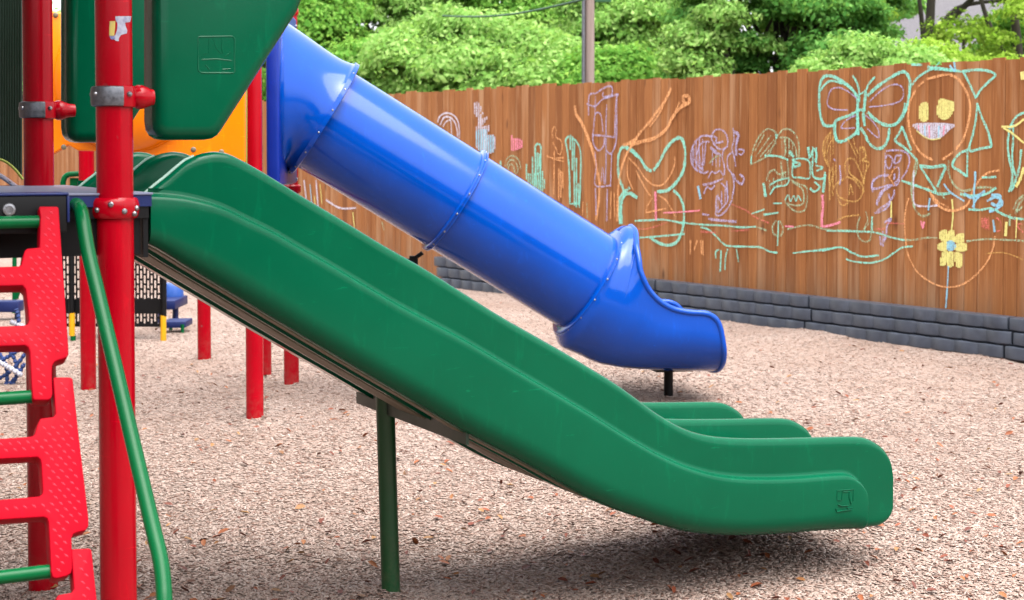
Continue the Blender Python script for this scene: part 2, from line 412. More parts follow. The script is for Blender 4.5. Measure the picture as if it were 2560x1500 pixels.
def paper(name, rgb, rgb2):
    t = NT(name); n = t.noise(t.coord(), 45, 5, .7); t.base(t.mix(t.mapr(n, .45, .62, 0, 1), lin(rgb), lin(rgb2))); t.rough(.6); t.bump(n, .3, .002); return t.m
stk = patch([(40, 284, 323), (48, 284, 322), (54, 287, 320), (56, 289, 308), (64, 289, 309), (74, 288, 313), (82, 285, 312), (86, 284, 298), (91, 277, 294), (96, 280, 292), (101, 286, 293)], 'torn_sticker', paper('torn_sticker_paper', (190, 192, 210), (150, 148, 178)), e1)
put(patch([(52, 270, 284), (70, 269, 283), (88, 269, 281)], 'sticker_scrap', paper('yellow_sticker_paper', (226, 200, 96), (214, 190, 110)), stk), stk)
put(patch([(88.5, 269, 281), (93, 271, 284), (97, 274, 281)], 'sticker_scrap', paper('blue_sticker_paper', (70, 84, 168), (150, 150, 190)), stk), stk)
e2, X2, Y2 = post(96, 72, 'dark shaded red post at the back corner of the deck behind the red ladder', 3.25)
clamp(e2, X2, Y2, at(96, 271, Y2)[2], .066, U, .085)
post(213, 37.7, 'red post under the orange bubble panel, left of the near post', 3.1)
post(500, 33, 'red post standing alone under the green slide, farthest back', 1.2)
post(648, 35.2, 'thin looking red post half hidden behind another red post', 1.0)
e5, X5, Y5 = post(624, 43, 'bright red post between orange panel and blue slide entrance', 3.0)
# ------------------------------------------------------------------ unseen canopy roof, added above the view to shade the deck
rf = thing('added_shade_canopy', L(-.6, .6, 3.2), 'unseen green pitched canopy roof added over the deck to cast shade', 'roof')
mb = MB()
for sgn in (-1, 1):
    a = L(-.6, .6+sgn*1.35, 2.8); b = L(-.6, .6, 3.6)
    mb.add([a-U*2.2, a+U*.8, b+U*.8, b-U*2.2, a-U*2.2+Z*.05, a+U*.8+Z*.05, b+U*.8+Z*.05, b-U*2.2+Z*.05], [(0, 1, 2, 3), (7, 6, 5, 4), (0, 4, 5, 1), (1, 5, 6, 2), (3, 2, 6, 7), (0, 3, 7, 4)])
mb.build('shade_canopy_panel', M['green_deep'], rf)
# ------------------------------------------------------------------ deck
dk = thing('play_deck', L(-.6, .6, ZD), 'blue grey coated deck platform holding the green slide and red ladder', 'deck')
def slab(a0, a1, b0, b1, z0, z1): return MB().box(L((a0+a1)/2, (b0+b1)/2, (z0+z1)/2), U*(a1-a0)/2, Vv*(b1-b0)/2, Z*(z1-z0)/2)
def deck_mat():
    t = NT('perforated_deck_coating'); c = lin((104, 116, 150)); co = t.coord((1, 1, 1), (0, 0, -TH))
    v = t.voro(co, 28, rnd=0); h = t.mapr(v.outputs['Distance'], .2, .26, 1, 0)
    t.base(t.mix(h, t.mix(t.noise(co, 14, 5), c, lin((140, 134, 150))), lin((22, 24, 40)))); t.rough(.5); t.bump(h, -.4, .01); return t.m
M['deck'] = deck_mat()
slab(-1.3, .112, -.02, 1.3, ZD-.007, ZD).build('deck_plate', M['deck'], dk, bevel=.002)
slab(-1.3, .108, -.016, 1.29, ZD-.042, ZD-.0075).build('deck_rim', M['navy'], dk)
slab(-1.3, .100, -.010, 1.28, ZD-.078, ZD-.0425).build('deck_rim', M['black'], dk)
slab(.085, .10, .0, 1.25, ZD-.20, ZD-.076).build('deck_skirt', M['black'], dk)
slab(-1.3, .08, .012, .03, ZD-.19, ZD-.076).build('deck_skirt', M['black'], dk)
yb = Y1-.22
mb = MB(); q0 = at(-40, 474, yb); q1 = at(164, 474, yb); q2 = at(164, 572, yb)
uu = (q1-q0)/np.linalg.norm(q1-q0)
zz0, zz1 = q2[2], q1[2]
b_l = float(np.dot(q1-A0, Vv)); a_l = float(np.dot(q1-A0, U))
slab(a_l-.75, a_l, b_l, -.022, zz0, zz1-.0085).build('ladder_mount', M['black'], dk, bevel=.003, segs=3)
slab(a_l-.75, a_l+.006, b_l-.004, -.022, zz1-.008, zz1).build('mount_cap', M['navy'], dk, bevel=.003, segs=3)
slab(a_l+.0005, a_l+.008, b_l-.003, -.022, zz0+.03, zz1-.0085).build('mount_cap', M['navy'], dk, bevel=.002)
bp = L(0, b_l, 0); pb = onplane(22, 516, bp, Vv)
MB().lathe(pb+Vv*.002, -Vv, [(.019, 0), (.019, .004), (.017, .008), (.011, .009), (.010, .006), (.001, .006)], 24).build('bolt', M['bolt'], dk)
# ------------------------------------------------------------------ green slide
sl = thing('double_slide', L(1.6, .5, 0), 'green moulded two lane slide coming down from the deck to the chips', 'slide')
B0 = .04; WD = 1.02
Tp = S((369.5, 482.9), (395, 461), (422, 440), (446, 419), (469.5, 400), (493, 389), (517, 382), (541, 379), (565, 381.5), (588.6, 390), (612, 402), (660, 429), (707.6, 458), (750.5, 484.5),
       (870, 556), (960, 611), (1065, 671), (1161, 731), (1262, 794), (1348, 843), (1415, 881), (1483, 922), (1540, 957), (1594, 995), (1633, 1024), (1670, 1048), (1708, 1069), (1746, 1083.5), (1784, 1092), (1822, 1096), (1879, 1098), (1960, 1097.5), (2031, 1096), (2144, 1094), (2166, 1096), (2182, 1101), (2200, 1111), (2213, 1122), (2224, 1138), (2230, 1153), (2233.5, 1178))
Gp = S((369.5, 487.4), (379, 487.6), (445.7, 492), (517, 506.7), (565, 523), (612, 546), (684, 581), (755, 622), (807, 651), (909, 711), (1000, 764), (1159, 849), (1300, 932), (1400, 990), (1500, 1050), (1575.8, 1097), (1651.7, 1139), (1727.5, 1171), (1803, 1190), (1879, 1196.5), (1993, 1194.5), (2106.6, 1186.5), (2129, 1190), (2141, 1197), (2152, 1207), (2162, 1222), (2169, 1240), (2171.5, 1262))
Bp = S((369.5, 607), (390, 620), (482, 676), (604, 749), (726, 822), (848, 895), (945, 952), (1062, 1020), (1184, 1092), (1300, 1152), (1400, 1206), (1463, 1241), (1538, 1275), (1602, 1297), (1652, 1314), (1728, 1334), (1803, 1341), (1879, 1342), (1955, 1338), (2031, 1332), (2144, 1325), (2200, 1319), (2220, 1307), (2229, 1292), (2233.5, 1275))
tT = np.array([onb(x, y, B0) for x, y in Tp]); tG = np.array([onb(x, y, B0-.02) for x, y in Gp]); tB = np.array([onb(x, y, B0) for x, y in Bp])
tG[:, 0] += 0; tG[0, 0] = tT[0, 0]-.01; tB[0, 0] = tT[0, 0]-.01
aE = tT[-1, 0]; aG = tG[-1, 0]
sta = np.unique(np.concatenate([np.linspace(tT[0, 0], aE, 170), np.linspace(aG-.14, aE, 44), np.linspace(tT[0, 0], tT[0, 0]+.5, 40)]))
zT = pchip(tT[:, 0], tT[:, 1], sta); zG = pchip(tG[:, 0], tG[:, 1], sta); zB = pchip(tB[:, 0], tB[:, 1], sta)
gflat = pchip(tG[:-6, 0], tG[:-6, 1], sta)
def smooth(t): t = np.clip(t, 0, 1); return t*t*(3-2*t)
rings = []; BEDS = []
for a, T, g, b, gf in zip(sta, zT, zG, zB, gflat):
    p = 1-smooth((a-(aG-.012))/.014)
    g = max(g, b+.02)
    h = T-b; rr = min(.026, h*.2); th = 2*rr
    bed = max(min(gf-.035, T-.03), b+.03); BEDS.append(bed)
    o = .034*p; rb = min(.085, .34*max(g-b, .02))
    pts = []
    def P(bb, zz): pts.append(L(a, B0+bb, zz))
    for k in range(7):                       # near rail, from outer to inner
        an = math.pi-math.pi*k/6; P(rr+rr*math.cos(an), T-rr+rr*math.sin(an))
    mid = WD/2; f = min(.06, (T-rr-bed)*.5)
    for k in range(5): an = math.pi+math.pi/2*k/4; P(th+f+f*math.cos(an), bed+f+f*math.sin(an))
    for k in range(5): an = 1.5*math.pi+math.pi/2*k/4; P(mid-rr-f+f*math.cos(an), bed+f+f*math.sin(an))
    for k in range(7): an = math.pi-math.pi*k/6; P(mid+rr*math.cos(an), T-rr+rr*math.sin(an))
    for k in range(5): an = math.pi+math.pi/2*k/4; P(mid+rr+f+f*math.cos(an), bed+f+f*math.sin(an))
    for k in range(5): an = 1.5*math.pi+math.pi/2*k/4; P(WD-th-f+f*math.cos(an), bed+f+f*math.sin(an))
    for k in range(7): an = math.pi-math.pi*k/6; P(WD-rr+rr*math.cos(an), T-rr+rr*math.sin(an))
    P(WD, g+.03); P(WD+.5*o, g+.0); P(WD+o, g-.04*p); P(WD+o, b+rb)
    for k in range(1, 6): an = -math.pi/2*k/6; P(WD+o-rb*.9+rb*.9*math.cos(an), b+rb+rb*math.sin(an))
    P(WD+o-rb*.9, b); P(WD-.15, b)
    rc = min(.10, max(bed-b-.03, .004))*.9
    P(WD-.155, b+rc); P(WD*.66+.02, b+rc); P(WD*.66+.015, b); P(WD*.33-.015, b); P(WD*.33-.02, b+rc); P(.155, b+rc); P(.15, b)
    P(-o+rb*.9, b)
    for k in range(1, 6): an = -math.pi/2-math.pi/2*k/6; P(-o+rb*.9+rb*.9*math.cos(an), b+rb+rb*math.sin(an))
    P(-o, b+rb); P(-o, b+rb+.01)
    q_ = (b+rb+.01); hg = max(g-q_, .012); P(-o-.003*p, q_+hg*.55); P(-o, g-min(.035, hg*.3)); P(-o, g-min(.018, hg*.2)); P(-o*.93, g-min(.009, hg*.12)); P(-o*.75, g-min(.003, hg*.06)); P(-o*.4, g+.0005); P(-o*.12, g+.003); P(0, g+.008); P(0, g+.02); P(0, max(T-rr-.012, g+.021))
    rings.append(pts)
MB().loft(rings).build('slide_body', M['green'], sl, sharp=50)
# beams under the slide
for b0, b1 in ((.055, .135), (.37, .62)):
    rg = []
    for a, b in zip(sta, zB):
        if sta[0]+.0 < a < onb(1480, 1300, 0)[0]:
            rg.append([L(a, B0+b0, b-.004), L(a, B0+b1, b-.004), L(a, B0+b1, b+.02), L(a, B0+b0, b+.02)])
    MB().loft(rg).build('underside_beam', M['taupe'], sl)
for bq in (B0+.026, B0+WD/2, B0+WD-.026):
    MB().tube([L(a-.004, bq, z-.002) for a, z in tT[:6]], .0055, 10).build('worn_edge', M['pale_edge'], sl)
# leg with cross bracket
pl = onground(962, 1452); bl = float(np.dot(pl-A0, Vv)); al = float(np.dot(pl-A0, U))
top = onplane(946, 925, A0+Vv*bl, Vv)
MB().tube([pl-(top-pl)*.2, pl, V(top[0], top[1], top[2])+(top-pl)*.06], .0365, 24).build('leg', M['green_dark'], sl)
zbk = lambda a: float(np.interp(a, sta, zB))
ab = float(np.dot(top-A0, U))
mb = MB().box(L(ab, (B0+.03+bl+.28)/2, zbk(ab)+.012), U*.006, Vv*((bl+.28-B0-.03)/2), Z*.05)
mb.box(L(ab+.03, (B0+.03+bl+.28)/2, zbk(ab)+.04), U*.03, Vv*((bl+.28-B0-.03)/2), Z*.005)
mb.build('bracket', M['green_deep'], sl)
# raised maker's mark on the exit wall
def onwall(px, py, b): return onplane(px, py, A0+Vv*b, Vv)
mb = MB()
def rib(pts, b, rad): mb.tube([onwall(x, y, b) for x, y in pts], rad, 6)
x0, y0, kx = 2060*K, 1200*K, 100/1477*K
E = lambda *q: [(x0+x*kx, y0+y*kx) for x, y in q]
for q in (((480, 390), (740, 370), (1090, 340), (1080, 760)), ((490, 400), (490, 740), (660, 740), (680, 420)), ((700, 430), (930, 420), (930, 640), (1010, 880)), ((450, 1060), (470, 1170), (800, 1120), (1030, 1090), (1030, 1040), (850, 1040)), ((520, 900), (640, 960), (900, 940))):
    rib(E(*q), B0-.0372, .0022)
mb.build('raised_mark', M['green'], sl)
# ------------------------------------------------------------------ wing panels of the slide entrance
def wing(dv, label):
    b = .03
    out = [(381, -420), (381, 296), (384, 318), (393, 333), (406, 341), (424, 344), (512, 344), (530, 341), (543, 333), (553, 320), (740, 26), (764, -40), (764, -420)]
    pl2 = [onb(x, y, b) for x, y in out]
    e = thing('slide_wing_panel', L(pl2[4][0], b+dv, pl2[4][1]), label, 'side panel', 'green wing panels at the slide entrance')
    bm = bmesh.new(); k = len(pl2)
    fr = [bm.verts.new(L(a, b+dv, z)) for a, z in pl2]; bk = [bm.verts.new(L(a, b+.17+dv, z)) for a, z in pl2]
    bm.faces.new(fr); bm.faces.new(bk[::-1])
    for i in range(k): bm.faces.new([fr[i], bk[i], bk[(i+1) % k], fr[(i+1) % k]])
    bmesh.ops.recalc_face_normals(bm, faces=bm.faces)
    es = [ed for ed in bm.edges if all(v in fr for v in ed.verts) or all(v in bk for v in ed.verts)]
    bmesh.ops.bevel(bm, geom=es, offset=.078, segments=9, profile=.5, affect='EDGES', clamp_overlap=True)
    bmesh.ops.recalc_face_normals(bm, faces=bm.faces)
    me = bpy.data.meshes.new('panel'); bm.to_mesh(me); bm.free()
    me.polygons.foreach_set('use_smooth', [True]*len(me.polygons)); me.set_sharp_from_angle(angle=math.radians(40))
    link('panel', me, M['green'], e)
    return e
w1 = wing(0, 'green wing panel with embossed square mark, clamped to the near red post')
w2 = wing(1.3, 'dark shaded green wing panel behind the near red post')
mb = MB(); x0, y0, kx = 480*K, 70*K, 130/1477*K
rib(E((190, 250), (1130, 235), (1190, 275), (1205, 320), (1210, 1230), (1180, 1275), (280, 1275), (200, 1230), (170, 1180), (170, 300), (190, 250)), .031, .0026)
mb.build('raised_mark', M['green'], w1)
mb = MB(); 
for q in (((480, 720), (480, 300)), ((590, 290), (700, 600), (830, 720)), ((850, 300), (850, 600), (880, 720)), ((290, 800), (420, 690)), ((940, 800), (1090, 690)), ((270, 900), (700, 880), (1120, 930)), ((380, 1040), (490, 1180)), ((860, 1180), (1090, 1160))):
    rib(E(*q), .031, .0022)
mb.build('raised_mark', M['green'], w1)
pr = [onb(386, y, .12) for y in (-300, 224)]
MB().tube([L(a, .12, z) for a, z in pr], .006, 10).build('edge_rod', M['red'], w1)
# ------------------------------------------------------------------ blue tube slide
tb = thing('tube_slide', at(1100, 640, 11.0), 'blue enclosed tube slide with ring flanges and open scooped exit', 'tube slide')
e6, X6, Y6 = post(715, 37.3, 'red round capped post behind the blue tube slide entrance', 2.72, cap=True)
Nn = at(671, 300, 9.9); Ff = at(716, 300, 11.12)
dpl = V(Ff[0]-Nn[0], Ff[1]-Nn[1], 0); lpl = np.linalg.norm(dpl); dpl /= lpl; npl = V(dpl[1], -dpl[0], 0)
zt, zb = at(725, 42, 11.0)[2], at(725, 452, 11.0)[2]
cpl = V((Nn[0]+Ff[0])/2, (Nn[1]+Ff[1])/2, (zt+zb)/2)
MB().box(cpl, dpl*lpl/2, npl*.042, Z*(zt-zb)/2).build('entrance_plate', M['blue_panel'], tb, bevel=.02, segs=3)
for zq in (zb+.03, zb+.13, zt-.06):
    MB().lathe(V(Ff[0], Ff[1], zq)-dpl*.05+npl*.04, npl, [(.014, 0), (.014, .006), (.008, .012), (.001, .012)], 12).build('bolt', M['bolt'], tb)
clampz = at(725, 466, Y6)[2]
MB().lathe(V(X6, Y6, clampz-.025), Z, [(D*.5, 0), (D*.64, 0), (D*.68, .01), (D*.68, .05), (D*.6, .06), (D*.5, .06)], 24).build('collar', M['red'], e6)
TT = math.radians(11.5)
ut = V(math.cos(TT), math.sin(TT), 0); vt = V(-math.sin(TT), math.cos(TT), 0)
Q0 = V((690-CX)/F_PX*95.5*D, 95.5*D, 0)
def tl(a, b, z): return Q0+ut*a+vt*b+Z*z
def ont(px, py, b=0.0):
    p = onplane(px, py, Q0+vt*b, vt); return float(np.dot(p-Q0, ut)), float(p[2])
up = np.array([ont(875, 180), ont(1171, 374), ont(1494, 571)]); lo = np.array([ont(739, 418), ont(1030, 588), ont(1340, 785)])
ku, cu = np.polyfit(up[:, 0], up[:, 1], 1); kl, cl = np.polyfit(lo[:, 0], lo[:, 1], 1)
km = (ku+kl)/2; cm = ((ku*up[1, 0]+cu)+(kl*up[1, 0]+cl))/2-km*up[1, 0]
RT = ((ku*up[1, 0]+cu)-(kl*up[1, 0]+cl))/2*math.cos(math.atan(km))
ax = ut*math.cos(math.atan(km))+Z*math.sin(math.atan(km)); nz = np.cross(vt, ax)*-1
if nz[2] < 0: nz = -nz
def axis_at(px, py):                        # nearest point of the tube axis to a picture point
    a, z = ont(px, py); p = tl(a, 0, z); p0 = tl(0, 0, cm); return p0+ax*np.dot(p-p0, ax)
R1, R2, R3 = axis_at(791, 287), axis_at(1117, 497), axis_at(1439, 706)
def ring_pts(c, rad, e1=None, e2=None, n=64):
    e1 = vt if e1 is None else e1; e2 = nz if e2 is None else e2
    return [c+e1*rad*math.sin(2*math.pi*k/n)+e2*rad*math.cos(2*math.pi*k/n) for k in range(n)]
def tube_sec(c0, c1, name, r0, r1):
    n = 14; rings = [ring_pts(c0+(c1-c0)*k/n, r0+(r1-r0)*k/n) for k in range(n+1)]
    rin = [ring_pts(c0+(c1-c0)*k/n, r0+(r1-r0)*k/n-.012) for k in range(n, -1, -1)]
    rg = rings+rin; return MB().loft(rg+[rg[0]], caps=False).build(name, M['blue'], tb, sharp=60)
tube_sec(R1, R2, 'tube_section', RT, RT); tube_sec(R2, R3, 'tube_section', RT, RT*.995)
def flange(c, rad, thick, name='flange'):
    mb = MB(); prof = [(RT-.012, -thick), (rad-.008, -thick), (rad, -thick+.006), (rad, -.003), (rad-.006, -.0015), (rad-.006, .0015), (rad, .003), (rad, thick-.006), (rad-.008, thick), (RT-.012, thick)]
    rings = []
    for rr, h in prof: rings.append(ring_pts(c+ax*h, rr))
    mb.loft(rings+[rings[0]], caps=False); f = mb.build(name, M['blue'], tb, sharp=50)
    for k in range(16):
        an = 2*math.pi*(k+.4)/16; d = vt*math.sin(an)+nz*math.cos(an)
        MB().lathe(c+d*(rad-.002), d, [(.007, -.004), (.007, .003), (.004, .006), (.0005, .006)], 8).build('bolt', M['bolt'], f)
flange(R2, RT+.030, .02); flange(R3, RT+.052, .014)
# entrance hood
hoodr = RT+.055; rings = []
a0, z0 = ont(677, 238); cH = tl(a0, 0, z0)
for k in range(17):
    t = k/16; tq = smooth(t)
    c = cH*(1-t)+R1*t
    e2 = Z*(1-tq)+nz*tq; e2 /= np.linalg.norm(e2)
    sh = .045*math.sin(math.pi*t)
    hv = .565*(1-tq)+hoodr*tq-sh; hb = .50*(1-tq)+hoodr*tq-sh*.5
    if k == 0: rings.append([c+vt*(hb+.04)*math.sin(2*math.pi*q/64)+e2*(hv+.03)*math.cos(2*math.pi*q/64) for q in range(64)]); rings.append([c+npl*.03+vt*(hb+.04)*math.sin(2*math.pi*q/64)+e2*(hv+.03)*math.cos(2*math.pi*q/64) for q in range(64)]); c = c+npl*.035
    rings.append([c+vt*hb*math.sin(2*math.pi*q/64)+e2*hv*math.cos(2*math.pi*q/64) for q in range(64)])
rings.append(ring_pts(R1+ax*(-.0), hoodr)); rings.append(ring_pts(R1, hoodr+.012)); rings.append(ring_pts(R1-ax*-.03, hoodr+.012)); rings.append(ring_pts(R1+ax*.034, hoodr+.006)); rings.append(ring_pts(R1+ax*.034, RT-.01)); rings.append(ring_pts(R1+ax*.0, RT-.02))
MB().loft(rings, caps=False).build('entrance_hood', M['blue'], tb, sharp=50)
for k in range(16):
    an = 2*math.pi*(k+.3)/16; d = vt*math.sin(an)+nz*math.cos(an)
    MB().lathe(R1+ax*.016+d*(hoodr+.011), d, [(.007, -.004), (.007, .003), (.004, .006), (.0005, .006)], 8).build('bolt', M['bolt'], tb)
# exit scoop
ST = [((1362, 838), (1515, 573), 0), ((1381, 849), (1527, 563), 0), ((1402, 860), (1540, 557), 0), ((1424, 869), (1553, 557), 0.0), ((1436, 875), (1562, 566), .25), ((1446, 880), (1566, 588), .55), ((1455, 884), (1568, 615), .8),
      ((1465, 888), (1574, 655), .95), ((1480, 893), (1588, 697), 1), ((1500, 897), (1608, 727), 1), ((1528, 902), (1634, 749), 1), ((1560, 905), (1665, 763), 1), ((1605, 907), (1700, 769), 1), ((1660, 909), (1733, 771), 1),
      ((1705, 910), (1754, 779), 1), ((1735, 911), (1767, 793), 1), ((1752, 911), (1774, 812), 1)]
sec = []
RC = RT+.045
for (bx, by), (tx, ty), op in ST:
    ab_, zb_ = ont(bx, by+1, -RC*.1*op); at_, zt_ = ont(tx, ty, -RC*op)
    sec.append((ab_, zb_, at_, zt_, op))
sec = np.array(sec)
pB, pT = R3-nz*(RT+.048)-ax*.0, R3+nz*(RT+.04)
sec[0] = (np.dot(pB-Q0, ut), pB[2], np.dot(pT-Q0, ut), pT[2], 0)
tt = np.arange(len(sec)); fine = np.linspace(0, len(sec)-1, 90)
sec = np.stack([pchip(tt, sec[:, i], fine) for i in range(5)], 1)
rings = []; NR = 61
for k, (ab_, zb_, at_, zt_, op) in enumerate(sec):
    B = tl(ab_, 0, zb_); T = tl(at_, 0, zt_); up_ = T-B; H = np.linalg.norm(up_); up_ /= H
    Rk = RT+.045
    row = []; Rv = min(H*.5, Rk) if op < .02 else min(H/2*(1-op)+op*min(Rk, H*.72), Rk)
    sq = .5*(1-op)+.5*op
    for q in range(NR):
        t = -1+2*q/(NR-1); u = abs(t); sg = -1 if t < 0 else 1
        if u < .6:
            an = u/.6*math.pi/2; bb, h2 = Rk*math.sin(an), Rv*(1-math.cos(an))
        else:
            an = (u-.6)/.4*math.pi/2
            bb = Rk*op+Rk*(1-op)*math.cos(an); h2 = Rv+(H-Rv)*(math.sin(an)*(1-op)+op*(u-.6)/.4)
        row.append(B+up_*h2+vt*sg*bb)
    rings.append(row)
P = np.array(rings)
ch = MB().grid(P).build('exit_chute', M['blue'], tb, sharp=60)
md = ch.modifiers.new('wall', 'SOLIDIFY'); md.thickness = .012; md.offset = 0
k0 = next(i for i in range(len(sec)) if sec[i, 4] > 0.02)
rim = [P[i, 0] for i in range(len(sec)-1, k0-1, -1)]+[P[i, -1] for i in range(k0, len(sec))]
rim += [P[-1, q] for q in range(NR-2, 0, -1)]
rim2 = [rim[0]]
for p in rim[1:]:
    if np.linalg.norm(p-rim2[-1]) > .012: rim2.append(p)
MB().tube(rim2, .02, 12, closed=True, caps=False).build('rolled_rim', M['blue'], tb)
lg = at(1645, 957, 102.4*D)
MB().tube([V(lg[0], lg[1], -.2), V(lg[0], lg[1], at(1645, 905, 102.4*D)[2])], .034, 20).build('leg', M['black'], tb)
MB().box(at(1650, 908, 102.4*D), ut*.14, vt*.1, Z*.008).build('mounting_plate', M['black'], tb)
# hanger under the middle flange
hp = [at(1040, 622, 10.95), at(1020, 636, 10.95), at(1012, 642, 10.95), at(985, 640, 10.97)]
MB().tube(hp, .016, 10).build('hanger_bracket', M['black'], tb)
MB().box(at(1018, 640, 10.95), V(.03, 0, 0), V(0, .02, 0), V(0, 0, .03)).build('hanger_bracket', M['black'], tb)
hp0 = at(984, 700, 11.0)
MB().tube([V(hp0[0], hp0[1], -.1), at(984, 640, 11.0)], .034, 16).build('leg', M['black'], tb)
# ------------------------------------------------------------------ orange bubble panel
YO = 9.15
og = thing('bubble_panel', at(330, 380, YO), 'bright orange panel with large round bulging bubble window', 'bubble panel')
outl = [(96, 60), (112, 34), (128, 27), (170, 30), (300, -10), (500, -30), (603, -40), (603, 392), (520, 392), (250, 378), (238, 374), (172, 372), (166, 353), (128, 384), (96, 384), (84, 370), (84, 80)]
outl = [(96, 60), (112, 34), (128, 27), (150, 30), (175, 40), (300, -10), (500, -30), (603, -40), (603, 400), (250, 400), (238, 372), (190, 371), (168, 357), (130, 380), (96, 384), (84, 370), (84, 80)]
po = [at(x, y, YO) for x, y in outl]
prism([(p[0], p[2]) for p in po], V(0, YO, 0), V(1, 0, 0), Z, V(0, 1, 0), .05).build('panel_plate', M['orange'], og, bevel=.012, segs=3)
cD = at(312, 196, YO); rD = 182/F_PX*YO
MB().lathe(cD-V(0, .001, 0), V(0, -1, 0), [(rD*1.0, 0), (rD*.985, .02)]+[(rD*.97*math.cos(a), .02+rD*.42*math.sin(a)) for a in np.linspace(0, 1.56, 18)], 72).build('bubble_window', M['orange'], og)
for px, py in ((137, 37), (157, 362), (476, 368), (428, 383), (545, 374), (380, 388)):
    MB().lathe(at(px, py, YO), V(0, -1, 0), [(.016, 0), (.016, .004), (.009, .009), (.001, .009)], 12).build('bolt', M['taupe'], og)
def rod(name, px, y0, y1, Y, rad, mat, label, cat='rail', x1=None):
    a, b = at(px, y0, Y), at(px if x1 is None else x1, y1, Y); e = thing(name, b, label, cat)
    MB().tube([a, b], rad, 12).build('bar', M[mat], e); return e
rod('guard_bar', 605, -40, 420, 9.6, .009, 'olive', 'thin olive bar between orange panel and bright red post', 'guard bar')
rod('guard_bar', 223, 300, 800, 11.3, .012, 'green_paint', 'thin green bar beside the red post under the orange panel', 'guard bar')
# ------------------------------------------------------------------ ribbed dark green barrier at far left
YB = 6.6
rb_ = thing('ribbed_barrier', at(20, 400, YB), 'dark green barrier of upright ribs at the left edge', 'barrier')
def arc_y(x): return 388+ (max(0, x+12)/62)**2*42
nb = 0
for k in range(-9, 9):
    x0 = k*6.2+2
    if x0 > 52: break
    MB().tube([at(x0, -500, YB), at(x0, -200, YB), at(x0, arc_y(x0), YB)], 3.3/F_PX*YB, 12).build('rib', M['green_deep'], rb_)
MB().tube([at(x, arc_y(x)+3, YB-.02) for x in np.linspace(-70, 56, 30)], .006, 10).build('rib_end_highlight', M['olive'], rb_)  # olive strip paints the lit ends of the ribs
# arched perforated step at the left edge of the deck
st = thing('arched_step', at(10, 465, 6.2), 'blue grey perforated arched bridge surface rising at the left edge', 'bridge step')
rows = []
for Yq in (5.75, 5.9, 6.1, 6.3, 6.5):
    rows.append([at(x, 466-46*math.sin(math.pi/2*min(1, max(0, (52-x)/120)))*1.25-(Yq-5.75)*6, Yq) for x in np.linspace(52, -120, 24)])
sg_ = MB().grid(np.array(rows)).build('tread', M['deck'], st)
md = sg_.modifiers.new('thick', 'SOLIDIFY'); md.thickness = .012
# ------------------------------------------------------------------ red step ladder
ld = thing('step_ladder', L(-.45, -.5, .0), 'red moulded step ladder with tread pattern and green handrail', 'ladder')
PHI = math.radians(63)
Dn = -Vv*math.cos(PHI)-Z*math.sin(PHI); Nn_ = -Vv*math.sin(PHI)+Z*math.cos(PHI)
O_ = L(0, b_l-.025, 0); ztop = onplane(120, 516, O_, Vv)[2]; O_ = O_+Z*ztop
def onl(px, py, lift=0.0):
    p = onplane(px, py, O_+Nn_*lift, Nn_)-O_; return float(np.dot(p, U)), float(np.dot(p, Dn))
pc = onl(0, 700)[0]-.13
TRD = []
def step_plate(outer, inner, shift=0.0):
    """outer: right outline from the centre line at the top round to the centre line below; holes come from the bars being open"""
    po = [onl(x, y) for x, y in outer]; po = [(a, q+shift) for a, q in po]
    po = [((pc if outer[i][0] <= 0 else a), q) for i, (a, q) in enumerate(po)]
    bm = bmesh.new()
    def face(pts):
        return bm.faces.new([bm.verts.new(O_+U*a+Dn*q) for a, q in pts])
    f1 = face(po); f2 = face([(2*pc-a, q) for a, q in po][::-1])
    bmesh.ops.remove_doubles(bm, verts=bm.verts, dist=1e-4)
    bm.normal_update()
    for f in bm.faces:
        if f.normal.dot(Vector(Nn_)) < 0: f.normal_flip()
    r_ = bmesh.ops.extrude_face_region(bm, geom=list(bm.faces))
    nv = [v for v in r_['geom'] if isinstance(v, bmesh.types.BMVert)]
    bmesh.ops.translate(bm, verts=nv, vec=Vector(-Nn_*.055))
    bmesh.ops.recalc_face_normals(bm, faces=bm.faces)
    es = [e for e in bm.edges if len(e.link_faces) == 2 and e.calc_face_angle(0) > .6]
    bmesh.ops.bevel(bm, geom=es, offset=.007, segments=3, profile=.5, affect='EDGES', clamp_overlap=True)
    poly = po
    def inside(a, q):
        c = False; n = len(poly)
        for i in range(n):
            (x1, y1), (x2, y2) = poly[i], poly[i-1]
            if (y1 > q) != (y2 > q) and a < (x2-x1)*(q-y1)/(y2-y1)+x1: c = not c
        return c
    qs = [q for _, q in po]; q = min(qs)+.02; row = 0
    while q < max(qs):
        a = pc-.4+(row % 2)*.0115
        while a < .05:
            aa = 2*pc-a if a < pc else a
            ok = all(inside(aa+dx, q+dq) for dx in (-.013, .013) for dq in (-.013, .013))
            if ok:
                dirv = (U*.72+Dn*.7)
                pv = Nn_*1.0; sd = np.cross(pv, dirv); p = O_+U*a+Dn*q
                vs = [bm.verts.new(v) for v in (p-dirv*.0075, p+sd*.0026, p+dirv*.0075, p-sd*.0026, p+Nn_*.0036)]
                for i in range(4):
                    f_ = bm.faces.new((vs[i], vs[(i+1) % 4], vs[4])); f_.normal_update(); f_.material_index = 1
                    if f_.normal.dot(Vector(Nn_)) < 0: f_.normal_flip()
            a += .023
        q += .0175; row += 1
    me = bpy.data.meshes.new('step_plate'); bm.to_mesh(me); bm.free()
    me.polygons.foreach_set('use_smooth', [True]*len(me.polygons)); me.set_sharp_from_angle(angle=math.radians(35))
    o_ = link('step_plate', me, M['red_plastic'], ld); me.materials.append(M['red_tick']); return o_
